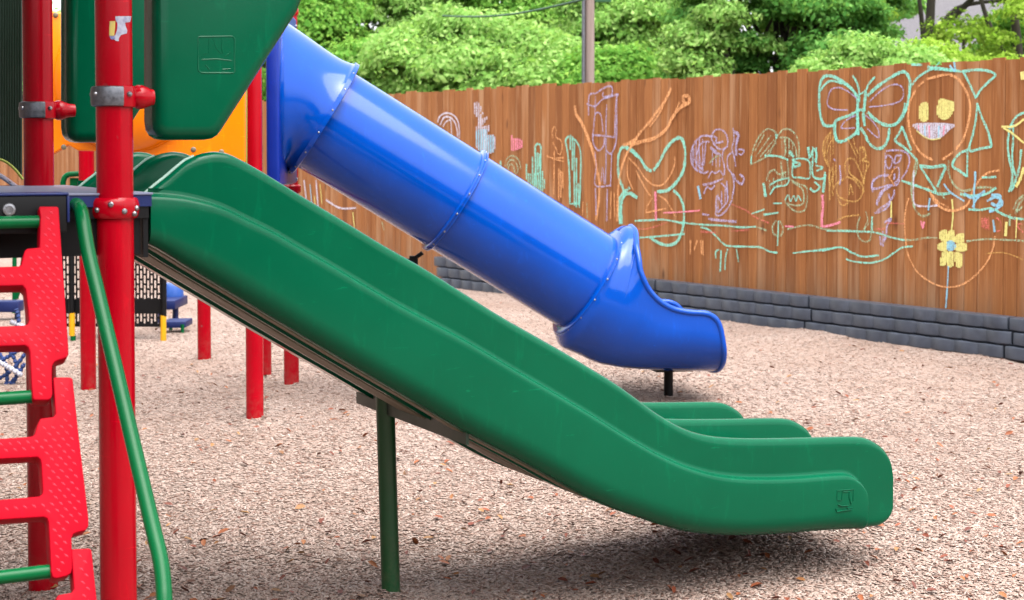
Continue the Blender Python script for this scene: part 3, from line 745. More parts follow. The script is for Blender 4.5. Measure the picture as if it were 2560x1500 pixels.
p1 = S((0, 666.6), (47, 665), (53, 662), (57, 645), (62, 627), (68, 621), (99.6, 618), (101, 540), (97, 518), (101, 515.6), (143, 515.6), (147, 520), (152.6, 603), (162, 733.5), (170.6, 858), (172, 884), (168, 893), (158, 897), (146, 900), (136, 905), (131, 914), (130, 935), (132, 985), (128, 996), (120, 1000), (88, 1000), (82, 996), (79, 958), (75, 880), (71, 868), (62, 863), (0, 863), (0, 814.5), (59, 813), (69, 810), (73, 801), (70, 770), (66, 735), (64, 722), (57, 713), (0, 713))
p2 = S((0, 1095), (80, 1091), (88, 1085), (93.5, 1062.6), (101, 1046), (134, 1042), (140, 1034), (133, 947), (136, 942.7), (176, 942.7), (182, 947), (195, 1070.7), (211, 1205), (221.5, 1298), (221.5, 1316), (213, 1326), (196, 1330), (184, 1334), (179, 1343), (181, 1420), (178, 1433), (168, 1439), (142, 1446), (132, 1443), (128, 1428), (122, 1306), (119, 1296), (110, 1292), (0, 1296), (0, 1247.6), (97, 1241), (106, 1236), (108, 1227), (104, 1160), (101, 1148), (94, 1142), (0, 1144))
step_plate(p1, None); step_plate(p2, None)
q2_ = onl(*S((150, 942.7))[0])[1]; q3_ = onl(*S((200, 1371.5))[0])[1]
step_plate(p2, None, q3_-q2_)
for (x1, y1) in ((94, 546), (78, 976), (124, 1406)):
    a, q = onl(x1, y1, -.03)
    MB().tube([O_+Nn_*-.03+U*a_+Dn*q for a_ in (2*pc-a+.02, pc, a+.02)], .0185, 20).build('rung', M['green_paint'], ld)
hr = [(160, 508), (180, 509), (193, 513), (201, 524), (207, 550), (222, 637), (246, 738), (284, 900), (341, 1144), (379, 1306), (398, 1385), (405, 1425), (409, 1465), (411, 1510), (412, 1620)]
ys_ = np.interp([y for _, y in hr], [505, 530, 1500, 1620], [4.66, 4.55, 3.98, 3.93])
MB().tube(catmull([at(x*K, y*K, yy) for (x, y), yy in zip(hr, ys_)], 6), .0212, 20).build('handrail', M['green_paint'], ld)
# ------------------------------------------------------------------ things far behind on the left
YF = 14.1
def poly_at(name, pts, Y, depth, mat, parent=None, bevel=.0):
    po = [at(x, y, Y) for x, y in pts]
    return prism([(p[0], p[2]) for p in po], V(0, Y, 0), V(1, 0, 0), Z, V(0, 1, 0), depth).build(name, M[mat], parent, bevel=bevel)
tp = thing('toddler_platform', at(300, 830, YF), 'small black slotted platform on yellow posts seen under the deck', 'play platform')
mb = MB(); px0, px1 = 152, 404; y0, y1 = 588, 804
def rc(x0, y0_, x1, y1_): mb.box(at((x0+x1)/2, (y0_+y1_)/2, YF), V((x1-x0)/2/F_PX*YF, 0, 0), V(0, .008, 0), Z*((y1_-y0_)/2/F_PX*YF))
bands = [(594, 735), (772, 796)]
for yb0, yb1 in ((588, 594), (735, 772), (796, 804)): rc(px0, yb0, px1, yb1)
x = px0; k = 0
while x < px1-4:
    for yb0, yb1 in bands:
        rc(x, yb0, x+3.6, yb1)
        y = yb0-(12 if k % 2 else 0)
        while y < yb1:
            ya, yb_ = max(yb0, y+19), min(yb1, y+24)
            if yb_ > ya: rc(x+3.6, ya, x+8.6, yb_)
            y += 24
    x += 8.6; k += 1
mb.build('slotted_panel', M['black'], tp)
for xx, ya, yb2 in ((403, 640, 778), (176, 600, 772)): MB().tube([at(xx, ya, YF-.05), at(xx, yb2, YF-.05)], .026, 14).build('upright', M['black'], tp)
for xx, yb2, yc in ((402, 838, 776), (177, 826, 770)): MB().tube([at(xx, yb2, YF-.05), at(xx, yc, YF-.05)], .027, 14).build('leg', M['yellow'], tp)
MB().tube([at(180, 850, YF-.05), at(180, 826, YF-.05)], .024, 14).build('foot', M['green_paint'], tp)
poly_at('rim', [(150, 574), (206, 574), (206, 588), (150, 588)], YF-.1, .1, 'blue_pale', tp)
poly_at('deck_board', [(300, 576), (404, 576), (404, 590), (300, 590)], YF-.02, .4, 'navy', tp)
bn = thing('low_bench', at(440, 830, 14.6), 'low blue bench with teal leg beyond the slotted platform', 'bench')
MB().box(at(436, 795, 14.7), V(.11, .02, 0), V(0, .16, 0), Z*.03).build('seat', M['navy'], bn, bevel=.008)
MB().tube([at(449, 832, 14.55), at(449, 798, 14.55)], .017, 10).build('leg', M['green_paint'], bn)
MB().tube([at(420, 832, 14.9), at(420, 798, 14.9)], .017, 10).build('leg', M['green_paint'], bn)
br = thing('blue_drum', at(428, 745, 15.6), 'pale blue rounded drum resting on slate beam in background', 'drum')
MB().lathe(at(424, 748, 15.6), Z, [(.02, 0), (.1, 0), (.11, .02), (.115, .1), (.11, .19), (.1, .21), (.02, .215)], 24).build('body', M['blue_pale'], br)
bm_ = thing('slate_beam', at(424, 745, 15.4), 'slate blue beam carrying the pale blue drum', 'beam')
MB().box(at(422, 744, 15.4), V(.1, 0, 0), V(0, .3, 0), Z*.045).build('beam', M['navy'], bm_, bevel=.01)
MB().tube([at(432, 860, 15.4)*V(1, 1, 0), at(432, 750, 15.4)], .03, 12).build('leg', M['navy'], bm_)
MB().tube([at(396, 860, 15.6)*V(1, 1, 0), at(396, 750, 15.6)], .03, 12).build('leg', M['navy'], bm_)
pc_ = thing('pipe_climber', at(35, 750, 16.5), 'bright green pipe climbing frame at the left background', 'climber')
for pts in (((36, 560), (35, 820)), ((40, 556), (0, 604), (-40, 650)), ((42, 556), (52, 596), (57, 640), (52, 690), (40, 735)), ((-40, 560), (36, 560), (70, 560))):
    MB().tube(catmull([at(x, y, 16.5) for x, y in pts], 6), .024, 12).build('pipe', M['green_paint'], pc_)
sb = thing('slate_beam', at(20, 760, 15.8), 'slate blue beam at the left edge behind the red ladder', 'beam')
MB().box(at(0, 753, 15.8), V(.22, 0, 0), V(0, .1, 0), Z*.055).build('beam', M['navy'], sb, bevel=.01)
MB().tube([at(44, 900, 15.8)*V(1, 1, 0), at(44, 756, 15.8)], .03, 12).build('leg', M['navy'], sb)
MB().tube([at(-30, 900, 15.8)*V(1, 1, 0), at(-30, 756, 15.8)], .03, 12).build('leg', M['navy'], sb)
rn = thing('rope_net', at(20, 930, 11.3), 'sagging blue and white rope net low at the left edge', 'rope net')
def rope(pts, Y, mat, rad=.014):
    P_ = catmull([at(x, y, Y) for x, y in pts], 10); q = []
    rr = [rad*(1+.28*math.sin(i*2.1)) for i in range(len(P_))]
    MB().tube(P_, rr, 10).build('rope', M[mat], rn)
for pts in (((-60, 900), (0, 886), (30, 872), (62, 850)), ((-60, 950), (0, 930), (35, 905), (62, 870)), ((-60, 985), (0, 960), (38, 930), (60, 895)), ((-20, 850), (8, 885), (18, 925), (10, 965)), ((14, 850), (34, 880), (42, 915), (30, 950)), ((40, 760), (46, 790), (36, 830), (44, 860))):
    rope(pts, 11.3, 'blue_rope')
rope(((-60, 872), (0, 893), (24, 906), (54, 924)), 11.25, 'white_rope', .018); rope(((26, 792), (40, 797), (62, 806)), 11.3, 'white_rope', .018)
lh = thing('loop_handrail', at(175, 460, 11.2), 'bright green bent loop handrail behind the deck, left of the near post', 'handrail')
MB().tube(catmull([at(x, y, 11.2) for x, y in ((155, 560), (155, 465), (157, 442), (166, 431), (184, 428), (230, 428), (236, 440), (236, 560))], 8), .02, 14).build('loop', M['green_paint'], lh)
poly_at('infill_panel', [(172, 438), (228, 438), (228, 520), (172, 520)], 11.21, .01, 'green_paint', lh)
gr = thing('guard_rail', at(172, 572, 11.3), 'short green rail with red coupler behind the red ladder', 'guard rail')
MB().tube([at(100, 571, 11.3), at(176, 571, 11.3)], .02, 14).build('rail', M['green_paint'], gr)
MB().lathe(at(173, 571, 11.3), V(1, 0, 0), [(.02, 0), (.03, 0), (.033, .01), (.036, .03), (.036, .06), (.03, .085), (.01, .085)], 16).build('coupler', M['red'], gr)
# ------------------------------------------------------------------ fence
FD = V(-.58, .81, 0); FD /= np.linalg.norm(FD); FN = V(-FD[1], FD[0], 0)       # FN: unit normal
if FN[1] > 0: FN = -FN
F0 = V(37.8*D, 117.8*D, 0)-FN*.22                                             # fence face runs a little behind the timbers
def onf(px, py, lift=0.0):
    p = onplane(px, py, F0+FN*lift, FN); return p, float(np.dot(p-F0, FD))
(p_a, ta), (p_b, tb_) = onf(2520, 143), onf(965, 230)
ktop = (p_b[2]-p_a[2])/(tb_-ta)
def ztop_f(t): return p_a[2]+ktop*(t-ta)
fc = thing('board_fence', F0+FD*8, 'tall brown board fence covered in coloured chalk drawings', 'fence')
def wood():
    t = NT('stained_cedar_boards'); g = t.n('ShaderNodeNewGeometry'); rnd = g.outputs['Random Per Island']
    off = t.n('ShaderNodeCombineXYZ'); t.t.links.new(t.math('MULTIPLY', rnd, 40.0), off.inputs[2])
    def shifted(scale):
        vm = t.n('ShaderNodeVectorMath'); vm.operation = 'ADD'; t.t.links.new(t.coord(scale), vm.inputs[0]); t.t.links.new(off.outputs[0], vm.inputs[1]); return vm.outputs[0]
    g1 = t.noise(shifted((16, 16, .8)), 1.0, 6, .65, .8); g2 = t.noise(shifted((70, 70, 1.6)), 1.0, 4, .6, .3); wear = t.noise(shifted((5, 5, .35)), 1.0, 5, .6, .4)
    c = t.ramp(rnd, [(0, lin((150, 92, 46))), (.2, lin((182, 116, 62))), (.4, lin((162, 101, 52))), (.6, lin((190, 124, 70))), (.8, lin((172, 108, 57))), (1, lin((136, 82, 42)))])
    c = t.mix(t.mapr(g1, .38, .7, .0, .5), c, lin((140, 76, 32)))
    c = t.mix(t.mapr(g2, .52, .7, 0, .5), c, lin((222, 154, 96)))
    c = t.mix(t.mapr(wear, .52, .68, 0, .7), c, lin((216, 166, 122)))
    sepz = t.n('ShaderNodeSeparateXYZ'); t.t.links.new(t.coord(), sepz.inputs[0])
    c = t.mix(t.math('MULTIPLY', t.mapr(sepz.outputs[2], .25, .75, 1, 0), t.mapr(wear, .35, .6, 0, .55)), c, lin((150, 122, 98)))
    kn = t.voro(shifted((3.2, 3.2, 1.1)), 1.0); k2 = t.mapr(kn.outputs['Distance'], .03, .1, .7, 0)
    c = t.mix(k2, c, lin((84, 42, 18)))
    t.base(c); t.rough(.75); t.b.inputs['Specular IOR Level'].default_value = .25
    t.bump(t.math('ADD', g1, t.math('MULTIPLY', g2, .5)), .35, .006); return t.m
M['wood'] = wood()
mb = MB(); t = -4.0; BW = .136
while t < 36:
    w = BW*(.96+.08*random.random()); dz = random.uniform(-.018, .018); dep = random.uniform(-.003, .003)
    zt_ = ztop_f(t+w/2)+dz; g_ = .005+.008*random.random()*(random.random() < .4)
    tl_ = random.uniform(-.006, .006)
    c0 = F0+FD*(t+g_/2)+FN*(dep); c1 = F0+FD*(t+w-g_/2)+FN*(dep+tl_*.4)
    th = FN*-.016
    v = [c0-Z*.05, c1-Z*.05, c1+Z*zt_, c0+Z*(zt_+random.uniform(-.004, .004))]
    mb.add(v+[q+th for q in v], [(0, 1, 2, 3), (7, 6, 5, 4), (0, 3, 7, 4), (1, 5, 6, 2), (3, 2, 6, 7), (0, 4, 5, 1)])
    t += w
mb.build('boards', M['wood'], fc)
mb = MB()
for hh in (.35, 1.2, 2.05): mb.box(F0+FD*16-FN*.045+Z*hh, FD*20, FN*.02, Z*.045)
mb.build('back_rail', M['wood'], fc)
# chalk
def chalk(name, rgb, cover=.5):
    t = NT(name); co = t.coord((1, 1, 1)); n = t.noise(co, 95, 3, .7); n2 = t.noise(t.coord((60, 60, 7)), 1, 3, .6)
    a = t.mapr(t.math('ADD', n, t.math('MULTIPLY', n2, .55)), cover+.14, cover+.42, 0, .8)
    t.base(lin(rgb, .88)); t.rough(.95); t.b.inputs['Specular IOR Level'].default_value = .1; t.set(t.b.inputs['Alpha'], a); return t.m
CH = dict(t=chalk('turquoise_chalk', (142, 226, 204), .42), g=chalk('pale_green_chalk', (170, 208, 170), .52), v=chalk('violet_chalk', (190, 184, 224), .48), o=chalk('orange_chalk', (244, 176, 120), .46), y=chalk('yellow_chalk', (232, 224, 138), .32),
          p=chalk('pink_chalk', (255, 150, 176), .42), b=chalk('blue_chalk', (146, 208, 230), .38), m=chalk('mustard_chalk', (220, 174, 100), .5), w=chalk('white_chalk', (216, 214, 230), .42), r=chalk('red_chalk', (240, 124, 120), .54))
VIEWS = dict(A=(1700, 300, 3.693), B=(2030, 150, 4.4755), C=(2030, 400, 3.887), D=(1060, 230, 4.475), E=(1400, 180, 3.211), P=(0, 0, 1))
LIFT = [0.0072]
def stroke(mbs, view, col, width, pts, closed=False, jit=1.0):
    ox, oy, sc = VIEWS[view]; LIFT[0] += .00002
    P_ = [np.array(onf((ox+x/sc)*K, (oy+y/sc)*K, LIFT[0])[0]) for x, y in pts]
    if len(P_) > 2: P_ = catmull(P_, 6, closed)
    if closed: P_.append(P_[0])
    n = len(P_); w = .86*width*K/F_PX*np.linalg.norm(P_[0][:2]-CAM[:2])/2
    vs = []
    for i in range(n):
        d = P_[min(i+1, n-1)]-P_[max(i-1, 0)]; d /= np.linalg.norm(d)+1e-9
        s_ = np.cross(FN, d); ww = w*(1+.25*random.uniform(-1, 1)*jit)
        vs += [P_[i]+s_*ww, P_[i]-s_*ww]
    mbs.setdefault(col, MB()).add(vs, [(2*i, 2*i+1, 2*i+3, 2*i+2) for i in range(n-1)])
def fill(mbs, view, col, pts, step=5, horizontal=False, cover=1.25):
    """scribbled-in area: parallel strokes across a polygon"""
    ox, oy, sc = VIEWS[view]
    pts = [tuple(p[:2]) for p in catmull(pts, 4, True)]
    q = [(y, x) for x, y in pts] if horizontal else pts
    xs_ = [x for x, _ in q]; x = min(xs_)+step*sc/2
    while x < max(xs_):
        ys2 = []
        for i in range(len(q)):
            (x1, y1), (x2, y2) = q[i], q[i-1]
            if (x1 > x) != (x2 > x): ys2.append(y1+(y2-y1)*(x-x1)/(x2-x1))
        ys2.sort()
        for a, b in zip(ys2[::2], ys2[1::2]):
            pp = [(x, a), (x+random.uniform(-1, 1), (a+b)/2), (x, b)]
            if horizontal: pp = [(v, u) for u, v in pp]
            stroke(mbs, view, col, step*cover, pp)
        x += step*sc
def drawing(name, items):
    mbs = {}
    for it in items:
        if it[0] == 'F': fill(mbs, *it[1:])
        else: stroke(mbs, *it)
    all_ = MB(); mi = []
    for k, (c, m_) in enumerate(mbs.items()):
        all_.add(np.concatenate(m_.v), m_.f); mi += [k]*len(m_.f)
    cs = list(mbs); o = all_.build(name, CH[cs[0]], fc, fixn=False)
    for c in cs[1:]: o.data.materials.append(CH[c])
    o.data.polygons.foreach_set('material_index', mi)
drawing('chalk_butterfly', [
 ('B', 't', 9, [(500, 400), (440, 320), (340, 240), (220, 180), (130, 190), (90, 280), (80, 400), (85, 560), (110, 680), (150, 735), (250, 735)]),
 ('B', 't', 6, [(505, 400), (420, 300), (300, 250), (200, 235), (130, 290), (95, 350)]),
 ('B', 't', 9, [(620, 400), (740, 290), (860, 210), (960, 150), (1040, 135), (1090, 210), (1095, 300), (1080, 430), (1050, 560), (980, 680), (900, 730), (800, 720), (700, 660), (620, 580)]),
 ('B', 't', 5, [(1040, 480), (1010, 600), (930, 720), (860, 740)]),
 ('B', 't', 9, [(500, 575), (420, 620), (330, 650), (260, 690), (250, 780), (270, 890), (330, 915), (420, 870), (500, 800), (510, 700), (505, 575)]),
 ('B', 't', 6, [(270, 700), (260, 800), (290, 900), (360, 900)]),
 ('B', 't', 9, [(540, 760), (590, 830), (640, 930), (720, 990), (800, 970), (850, 880), (865, 760)]),
 ('B', 't', 10, [(515, 380), (510, 500), (510, 650), (515, 840)]), ('B', 't', 10, [(600, 330), (590, 480), (575, 600), (590, 740)]),
 ('B', 't', 7, [(455, 175), (500, 250), (525, 350), (530, 470)]), ('B', 't', 7, [(705, 190), (640, 260), (610, 330)]), ('B', 't', 6, [(520, 390), (600, 350)]), ('B', 't', 8, [(515, 560), (600, 560)]),
 ('B', 'v', 4, [(500, 430), (400, 350), (300, 310), (220, 330), (180, 420), (175, 500), (240, 550), (400, 560)]), ('B', 'v', 4, [(640, 470), (740, 370), (860, 290), (960, 275), (1020, 330), (1010, 430), (940, 480), (800, 510), (640, 525)]),
 ('B', 'v', 4, [(490, 620), (390, 670), (330, 760), (480, 760)]), ('B', 'v', 4, [(600, 620), (680, 690), (740, 780), (740, 870), (620, 770)])])
drawing('chalk_sun_face', [
 ('B', 'o', 7, [(1420, 175), (1540, 165), (1640, 220), (1710, 320), (1760, 450), (1770, 580), (1740, 740), (1690, 890), (1610, 1000)]), ('B', 'o', 7, [(1580, 1030), (1460, 1115)]),
 ('B', 'o', 7, [(1350, 1120), (1230, 1050), (1150, 940), (1110, 840), (1080, 700), (1080, 560), (1110, 430), (1160, 340)]), ('B', 'o', 7, [(1180, 300), (1250, 240)]), ('B', 'o', 7, [(1280, 215), (1420, 178)]),
 ('F', 'B', 'y', [(1200, 530), (1230, 480), (1290, 475), (1305, 560), (1300, 660), (1250, 695), (1200, 650)], 4), ('F', 'B', 'y', [(1410, 480), (1440, 430), (1530, 450), (1595, 480), (1580, 580), (1520, 660), (1440, 660), (1395, 590)], 4),
 ('F', 'B', 'w', [(1150, 710), (1580, 715), (1520, 800), (1440, 870), (1340, 885), (1250, 850), (1180, 790)], 5),
 ('B', 'p', 4, [(1190, 730), (1195, 790)]), ('B', 'b', 4, [(1260, 730), (1265, 850)]), ('B', 'p', 4, [(1310, 735), (1315, 870)]), ('B', 'b', 4, [(1420, 735), (1415, 870)]), ('B', 'p', 4, [(1480, 735), (1470, 840)]), ('B', 'y', 3, [(1170, 790), (1250, 855), (1340, 890), (1440, 875)]),
 ('B', 't', 7, [(1110, 290), (1180, 200), (1280, 130), (1380, 90), (1520, 105), (1680, 125), (1830, 110), (1960, 120), (2050, 165), (1980, 240), (1890, 330), (1835, 420)]),
 ('B', 't', 7, [(1690, 130), (1760, 260), (1835, 430)]), ('B', 't', 9, [(1290, 75), (1380, 95), (1520, 110), (1620, 120)]), ('B', 't', 7, [(1110, 50), (1230, 55)]), ('B', 'b', 6, [(1540, 60), (1600, 120), (1590, 20)]), ('B', 't', 5, [(1380, 80), (1430, 20)]),
 ('B', 't', 7, [(1850, 480), (1835, 650), (1800, 830), (1760, 1010), (1890, 990), (2010, 970)]), ('B', 't', 7, [(1850, 500), (1900, 640), (1970, 800), (2010, 970)]),
 ('B', 't', 7, [(1740, 1010), (1660, 1040), (1590, 1120), (1575, 1190), (1650, 1240), (1730, 1300)]), ('B', 't', 7, [(1740, 990), (1735, 1310)]),
 ('B', 't', 8, [(1200, 1180), (1340, 1200), (1490, 1185), (1450, 1300), (1400, 1420)]), ('B', 't', 7, [(1210, 1190), (1300, 1330), (1390, 1470)]),
 ('B', 't', 7, [(1010, 740), (970, 830), (930, 900), (1020, 970), (1110, 1050), (1180, 1130)]), ('B', 't', 7, [(1010, 750), (1060, 880), (1110, 1010)]), ('B', 't', 6, [(1100, 300), (1090, 420)]),
 ('B', 'g', 6, [(1180, 1120), (1170, 1230), (1130, 1340), (1130, 1470)])])
drawing('chalk_flower', [('F', 'C', 'y', p_, 4) for p_ in (
   [(1240, 700), (1310, 680), (1320, 790), (1250, 780)], [(1330, 690), (1385, 690), (1385, 790), (1330, 790)], [(1400, 730), (1475, 715), (1470, 800), (1390, 800)], [(1225, 820), (1310, 790), (1310, 880), (1230, 875)],
   [(1390, 820), (1500, 810), (1500, 880), (1400, 885)], [(1270, 890), (1330, 900), (1310, 1010), (1245, 1020)], [(1320, 900), (1375, 900), (1370, 1030), (1320, 1030)], [(1385, 900), (1460, 920), (1450, 1040), (1400, 1030)])] +
 [('F', 'C', 'b', [(1310, 800), (1350, 780), (1390, 810), (1390, 860), (1350, 885), (1315, 870)], 4), ('C', 'y', 5, [(1360, 380), (1370, 530), (1355, 690)]), ('C', 'b', 5, [(1325, 1030), (1315, 1230), (1300, 1440)]),
  ('C', 'o', 5, [(940, 370), (910, 480), (900, 620), (910, 780), (930, 910), (1010, 1070), (1110, 1160), (1230, 1220), (1350, 1235), (1470, 1205), (1590, 1120), (1700, 990), (1760, 850), (1780, 740)])])
drawing('chalk_scribble', [
 ('C', 'o', 6, [(1130, 260), (1160, 350), (1240, 450), (1340, 495), (1440, 480), (1520, 420), (1560, 300), (1640, 180), (1720, 120), (1820, 100)]), ('C', 'o', 7, [(1180, 390), (1270, 470), (1390, 490), (1500, 450)]), ('C', 'o', 5, [(1140, 300), (1220, 400), (1330, 460)]),
 ('C', 't', 7, [(870, 200), (970, 235), (1100, 280), (1240, 330), (1340, 320)]), ('C', 'g', 6, [(1330, 0), (1330, 130), (1380, 240), (1470, 300), (1600, 270), (1700, 265), (1780, 275)]), ('C', 't', 7, [(1440, 330), (1560, 350), (1690, 330), (1790, 270)]), ('C', 'b', 6, [(1480, 320), (1560, 370), (1680, 300), (1600, 380), (1560, 460)]),
 ('C', 'b', 8, [(1700, 400), (1790, 360), (1850, 420), (1780, 480), (1720, 500)]), ('C', 'b', 8, [(1740, 340), (1830, 350), (1800, 440), (1740, 420)]), ('C', 't', 6, [(1520, 480), (1640, 485), (1740, 470), (1840, 520), (1940, 560), (2060, 575)]), ('C', 'b', 6, [(1585, 110), (1585, 200), (1575, 300), (1575, 480)]), ('C', 't', 6, [(1650, 170), (1790, 165)]),
 ('C', 'g', 6, [(1010, 0), (980, 160), (965, 300), (1000, 470), (1070, 545), (1150, 520)]), ('C', 'w', 5, [(990, 100), (985, 300), (1000, 430), (1110, 450), (1220, 440)]), ('C', 'b', 6, [(1145, 370), (1130, 490)]), ('C', 'g', 5, [(1240, 250), (1260, 340), (1300, 380)]), ('C', 'b', 5, [(1280, 230), (1330, 300), (1400, 350), (1480, 400)])])
drawing('chalk_animal', [   # the lilac creature
 ('F', 'A', 'v', [(200, 160), (130, 220), (105, 330), (140, 440), (215, 480), (235, 300)], 8, False, .5), ('F', 'A', 'v', [(290, 250), (380, 320), (390, 420), (300, 420)], 9, False, .4), ('F', 'A', 'v', [(340, 700), (430, 640), (430, 760), (350, 850)], 9, False, .4),
 ('A', 'v', 6, [(290, 150), (200, 150), (130, 220), (100, 330), (130, 440), (220, 490), (260, 470)]), ('A', 'v', 5, [(270, 200), (200, 210), (160, 300), (160, 400), (220, 460)]), ('A', 'v', 5, [(240, 200), (230, 300), (220, 420)]), ('A', 'v', 4, [(130, 260), (140, 380), (200, 460)]), ('A', 'v', 4, [(180, 190), (175, 300), (200, 420)]),
 ('A', 'v', 5, [(290, 170), (310, 110), (350, 85), (410, 110), (440, 180), (430, 250), (370, 270), (320, 230), (290, 170)]), ('A', 'v', 9, [(280, 250), (330, 300), (380, 330)]), ('A', 'v', 5, [(310, 150), (340, 170), (330, 210), (400, 200)]), ('A', 'v', 5, [(410, 260), (390, 340), (410, 430), (410, 510)]),
 ('A', 'v', 5, [(490, 75), (500, 180), (480, 260), (500, 340), (515, 430)]), ('A', 'v', 9, [(500, 110), (540, 140), (520, 220), (520, 330)]), ('A', 'v', 5, [(540, 270), (590, 280), (570, 320), (540, 310)]), ('A', 'v', 5, [(480, 300), (440, 340), (440, 440), (480, 500), (500, 600), (480, 730)]),
 ('A', 'v', 5, [(260, 540), (290, 480), (330, 490), (370, 470), (400, 520)]), ('A', 'v', 6, [(400, 540), (300, 580), (210, 600)]), ('A', 'b', 9, [(165, 610), (180, 680), (190, 730)]), ('A', 'v', 5, [(220, 680), (250, 620), (290, 640), (320, 600)]), ('A', 'v', 5, [(380, 580), (430, 640), (440, 740), (400, 800), (340, 850), (340, 700), (390, 780)]), ('A', 'v', 5, [(480, 740), (430, 830), (370, 880), (330, 870), (340, 800)]), ('A', 'v', 7, [(490, 500), (520, 560), (570, 590), (590, 540), (550, 500)]), ('A', 'v', 6, [(430, 560), (440, 700)]),
 ('A', 'v', 7, [(260, 915), (400, 930), (520, 940)]), ('A', 'v', 5, [(205, 870), (270, 878)]), ('A', 'g', 5, [(270, 400), (330, 340), (380, 330)])])
drawing('chalk_animal', [   # the turquoise creature
 ('F', 'A', 'g', [(930, 160), (1030, 190), (1080, 330), (1000, 340), (940, 260)], 9, False, .5), ('F', 'A', 't', [(1180, 250), (1280, 270), (1260, 400), (1200, 380)], 9, False, .5), ('F', 'A', 'g', [(820, 560), (990, 500), (980, 590), (840, 650)], 10, False, .4),
 ('A', 'g', 5, [(650, 410), (670, 290), (720, 170), (790, 90), (860, 95), (890, 150), (860, 240), (820, 320), (740, 370), (650, 410)]), ('A', 'g', 4, [(690, 290), (780, 130)]), ('A', 'g', 4, [(700, 340), (840, 140)]), ('A', 'g', 4, [(740, 340), (870, 180)]), ('A', 'g', 4, [(780, 330), (890, 210)]),
 ('A', 't', 7, [(660, 330), (655, 400)]), ('A', 't', 6, [(780, 330), (860, 330), (930, 340), (1000, 370)]), ('A', 'g', 5, [(900, 150), (950, 90), (1020, 90), (1080, 160), (1100, 260), (1095, 350)]), ('A', 'g', 5, [(920, 160), (1000, 170), (1060, 240), (1080, 340)]), ('A', 't', 9, [(890, 130), (890, 170)]), ('A', 't', 10, [(1010, 290), (1050, 340)]), ('A', 'g', 5, [(960, 180), (980, 280), (960, 330)]),
 ('A', 't', 8, [(1040, 380), (1110, 410), (1060, 430), (1040, 390)]), ('A', 't', 5, [(1030, 370), (1110, 355), (1190, 380), (1200, 480), (1190, 540), (1100, 530), (1040, 520), (1040, 400)]), ('A', 't', 8, [(1180, 250), (1200, 340), (1230, 270), (1260, 310), (1250, 390)]), ('A', 't', 6, [(1220, 380), (1230, 520), (1320, 540), (1340, 480)]), ('A', 't', 5, [(1250, 420), (1320, 440), (1260, 470)]), ('A', 't', 9, [(1340, 500), (1330, 590), (1320, 670)]), ('A', 't', 6, [(1200, 630), (1240, 660), (1290, 620), (1240, 570)]),
 ('A', 'g', 5, [(990, 380), (1000, 460), (1010, 540), (1100, 590), (1170, 630), (1170, 770), (1140, 840), (1060, 840), (990, 780), (970, 740)]), ('A', 'g', 5, [(1030, 570), (1130, 640), (1140, 760), (1080, 790), (980, 770)]), ('A', 't', 4, [(970, 740), (1000, 690), (1020, 750), (1050, 700), (1070, 750), (1090, 700), (1120, 750)]), ('A', 't', 10, [(770, 580), (780, 640), (790, 710)]), ('A', 'g', 5, [(800, 560), (820, 490), (870, 460), (910, 500), (980, 480)]), ('A', 't', 5, [(830, 600), (900, 560), (1000, 540), (980, 600), (880, 620), (830, 690)]), ('A', 'g', 5, [(930, 380), (940, 460), (960, 540)])])
drawing('chalk_animal', [   # the mustard creature
 ('F', 'B', 'm', [(230, 810), (140, 920), (130, 1080), (180, 1180), (250, 1000)], 7, False, .5), ('F', 'B', 'm', [(520, 1000), (600, 1000), (610, 1250), (570, 1350)], 8, False, .45), ('F', 'C', 'm', [(170, 60), (240, 60), (220, 300), (160, 380)], 8, False, .5),
 ('B', 'm', 5, [(220, 800), (150, 880), (120, 990), (140, 1090), (180, 1190)]), ('B', 'm', 4, [(250, 860), (190, 950), (170, 1060), (190, 1180)]), ('B', 'm', 4, [(190, 850), (150, 960), (150, 1060)]), ('B', 'm', 5, [(400, 880), (440, 960), (480, 1040), (500, 1100)]), ('B', 'm', 4, [(460, 870), (480, 960), (520, 1050)]), ('B', 'm', 5, [(520, 1000), (580, 980), (600, 1080), (560, 1120), (640, 1150), (600, 1250), (580, 1390)]),
 ('B', 'm', 6, [(380, 1280), (370, 1180), (400, 1110), (470, 1110), (510, 1180), (560, 1300), (580, 1390)]), ('B', 'm', 5, [(420, 1170), (420, 1260), (490, 1330), (560, 1400), (580, 1477)]), ('B', 'm', 5, [(380, 1300), (480, 1350), (540, 1440)]), ('B', 'm', 5, [(230, 1200), (190, 1300), (200, 1400)]), ('B', 'm', 5, [(280, 1210), (220, 1330), (190, 1470)]), ('B', 'm', 5, [(340, 1330), (260, 1400), (220, 1480)]),
 ('C', 'm', 5, [(330, 170), (250, 240), (250, 340), (330, 390), (430, 400), (490, 330), (480, 230), (400, 160)]), ('C', 'm', 4, [(360, 340), (375, 240), (400, 340)]), ('C', 'm', 4, [(250, 370), (290, 440), (350, 420)]), ('B', 'v', 6, [(240, 1110), (270, 1130)]), ('B', 'v', 5, [(310, 1180), (320, 1300), (310, 1400)])])
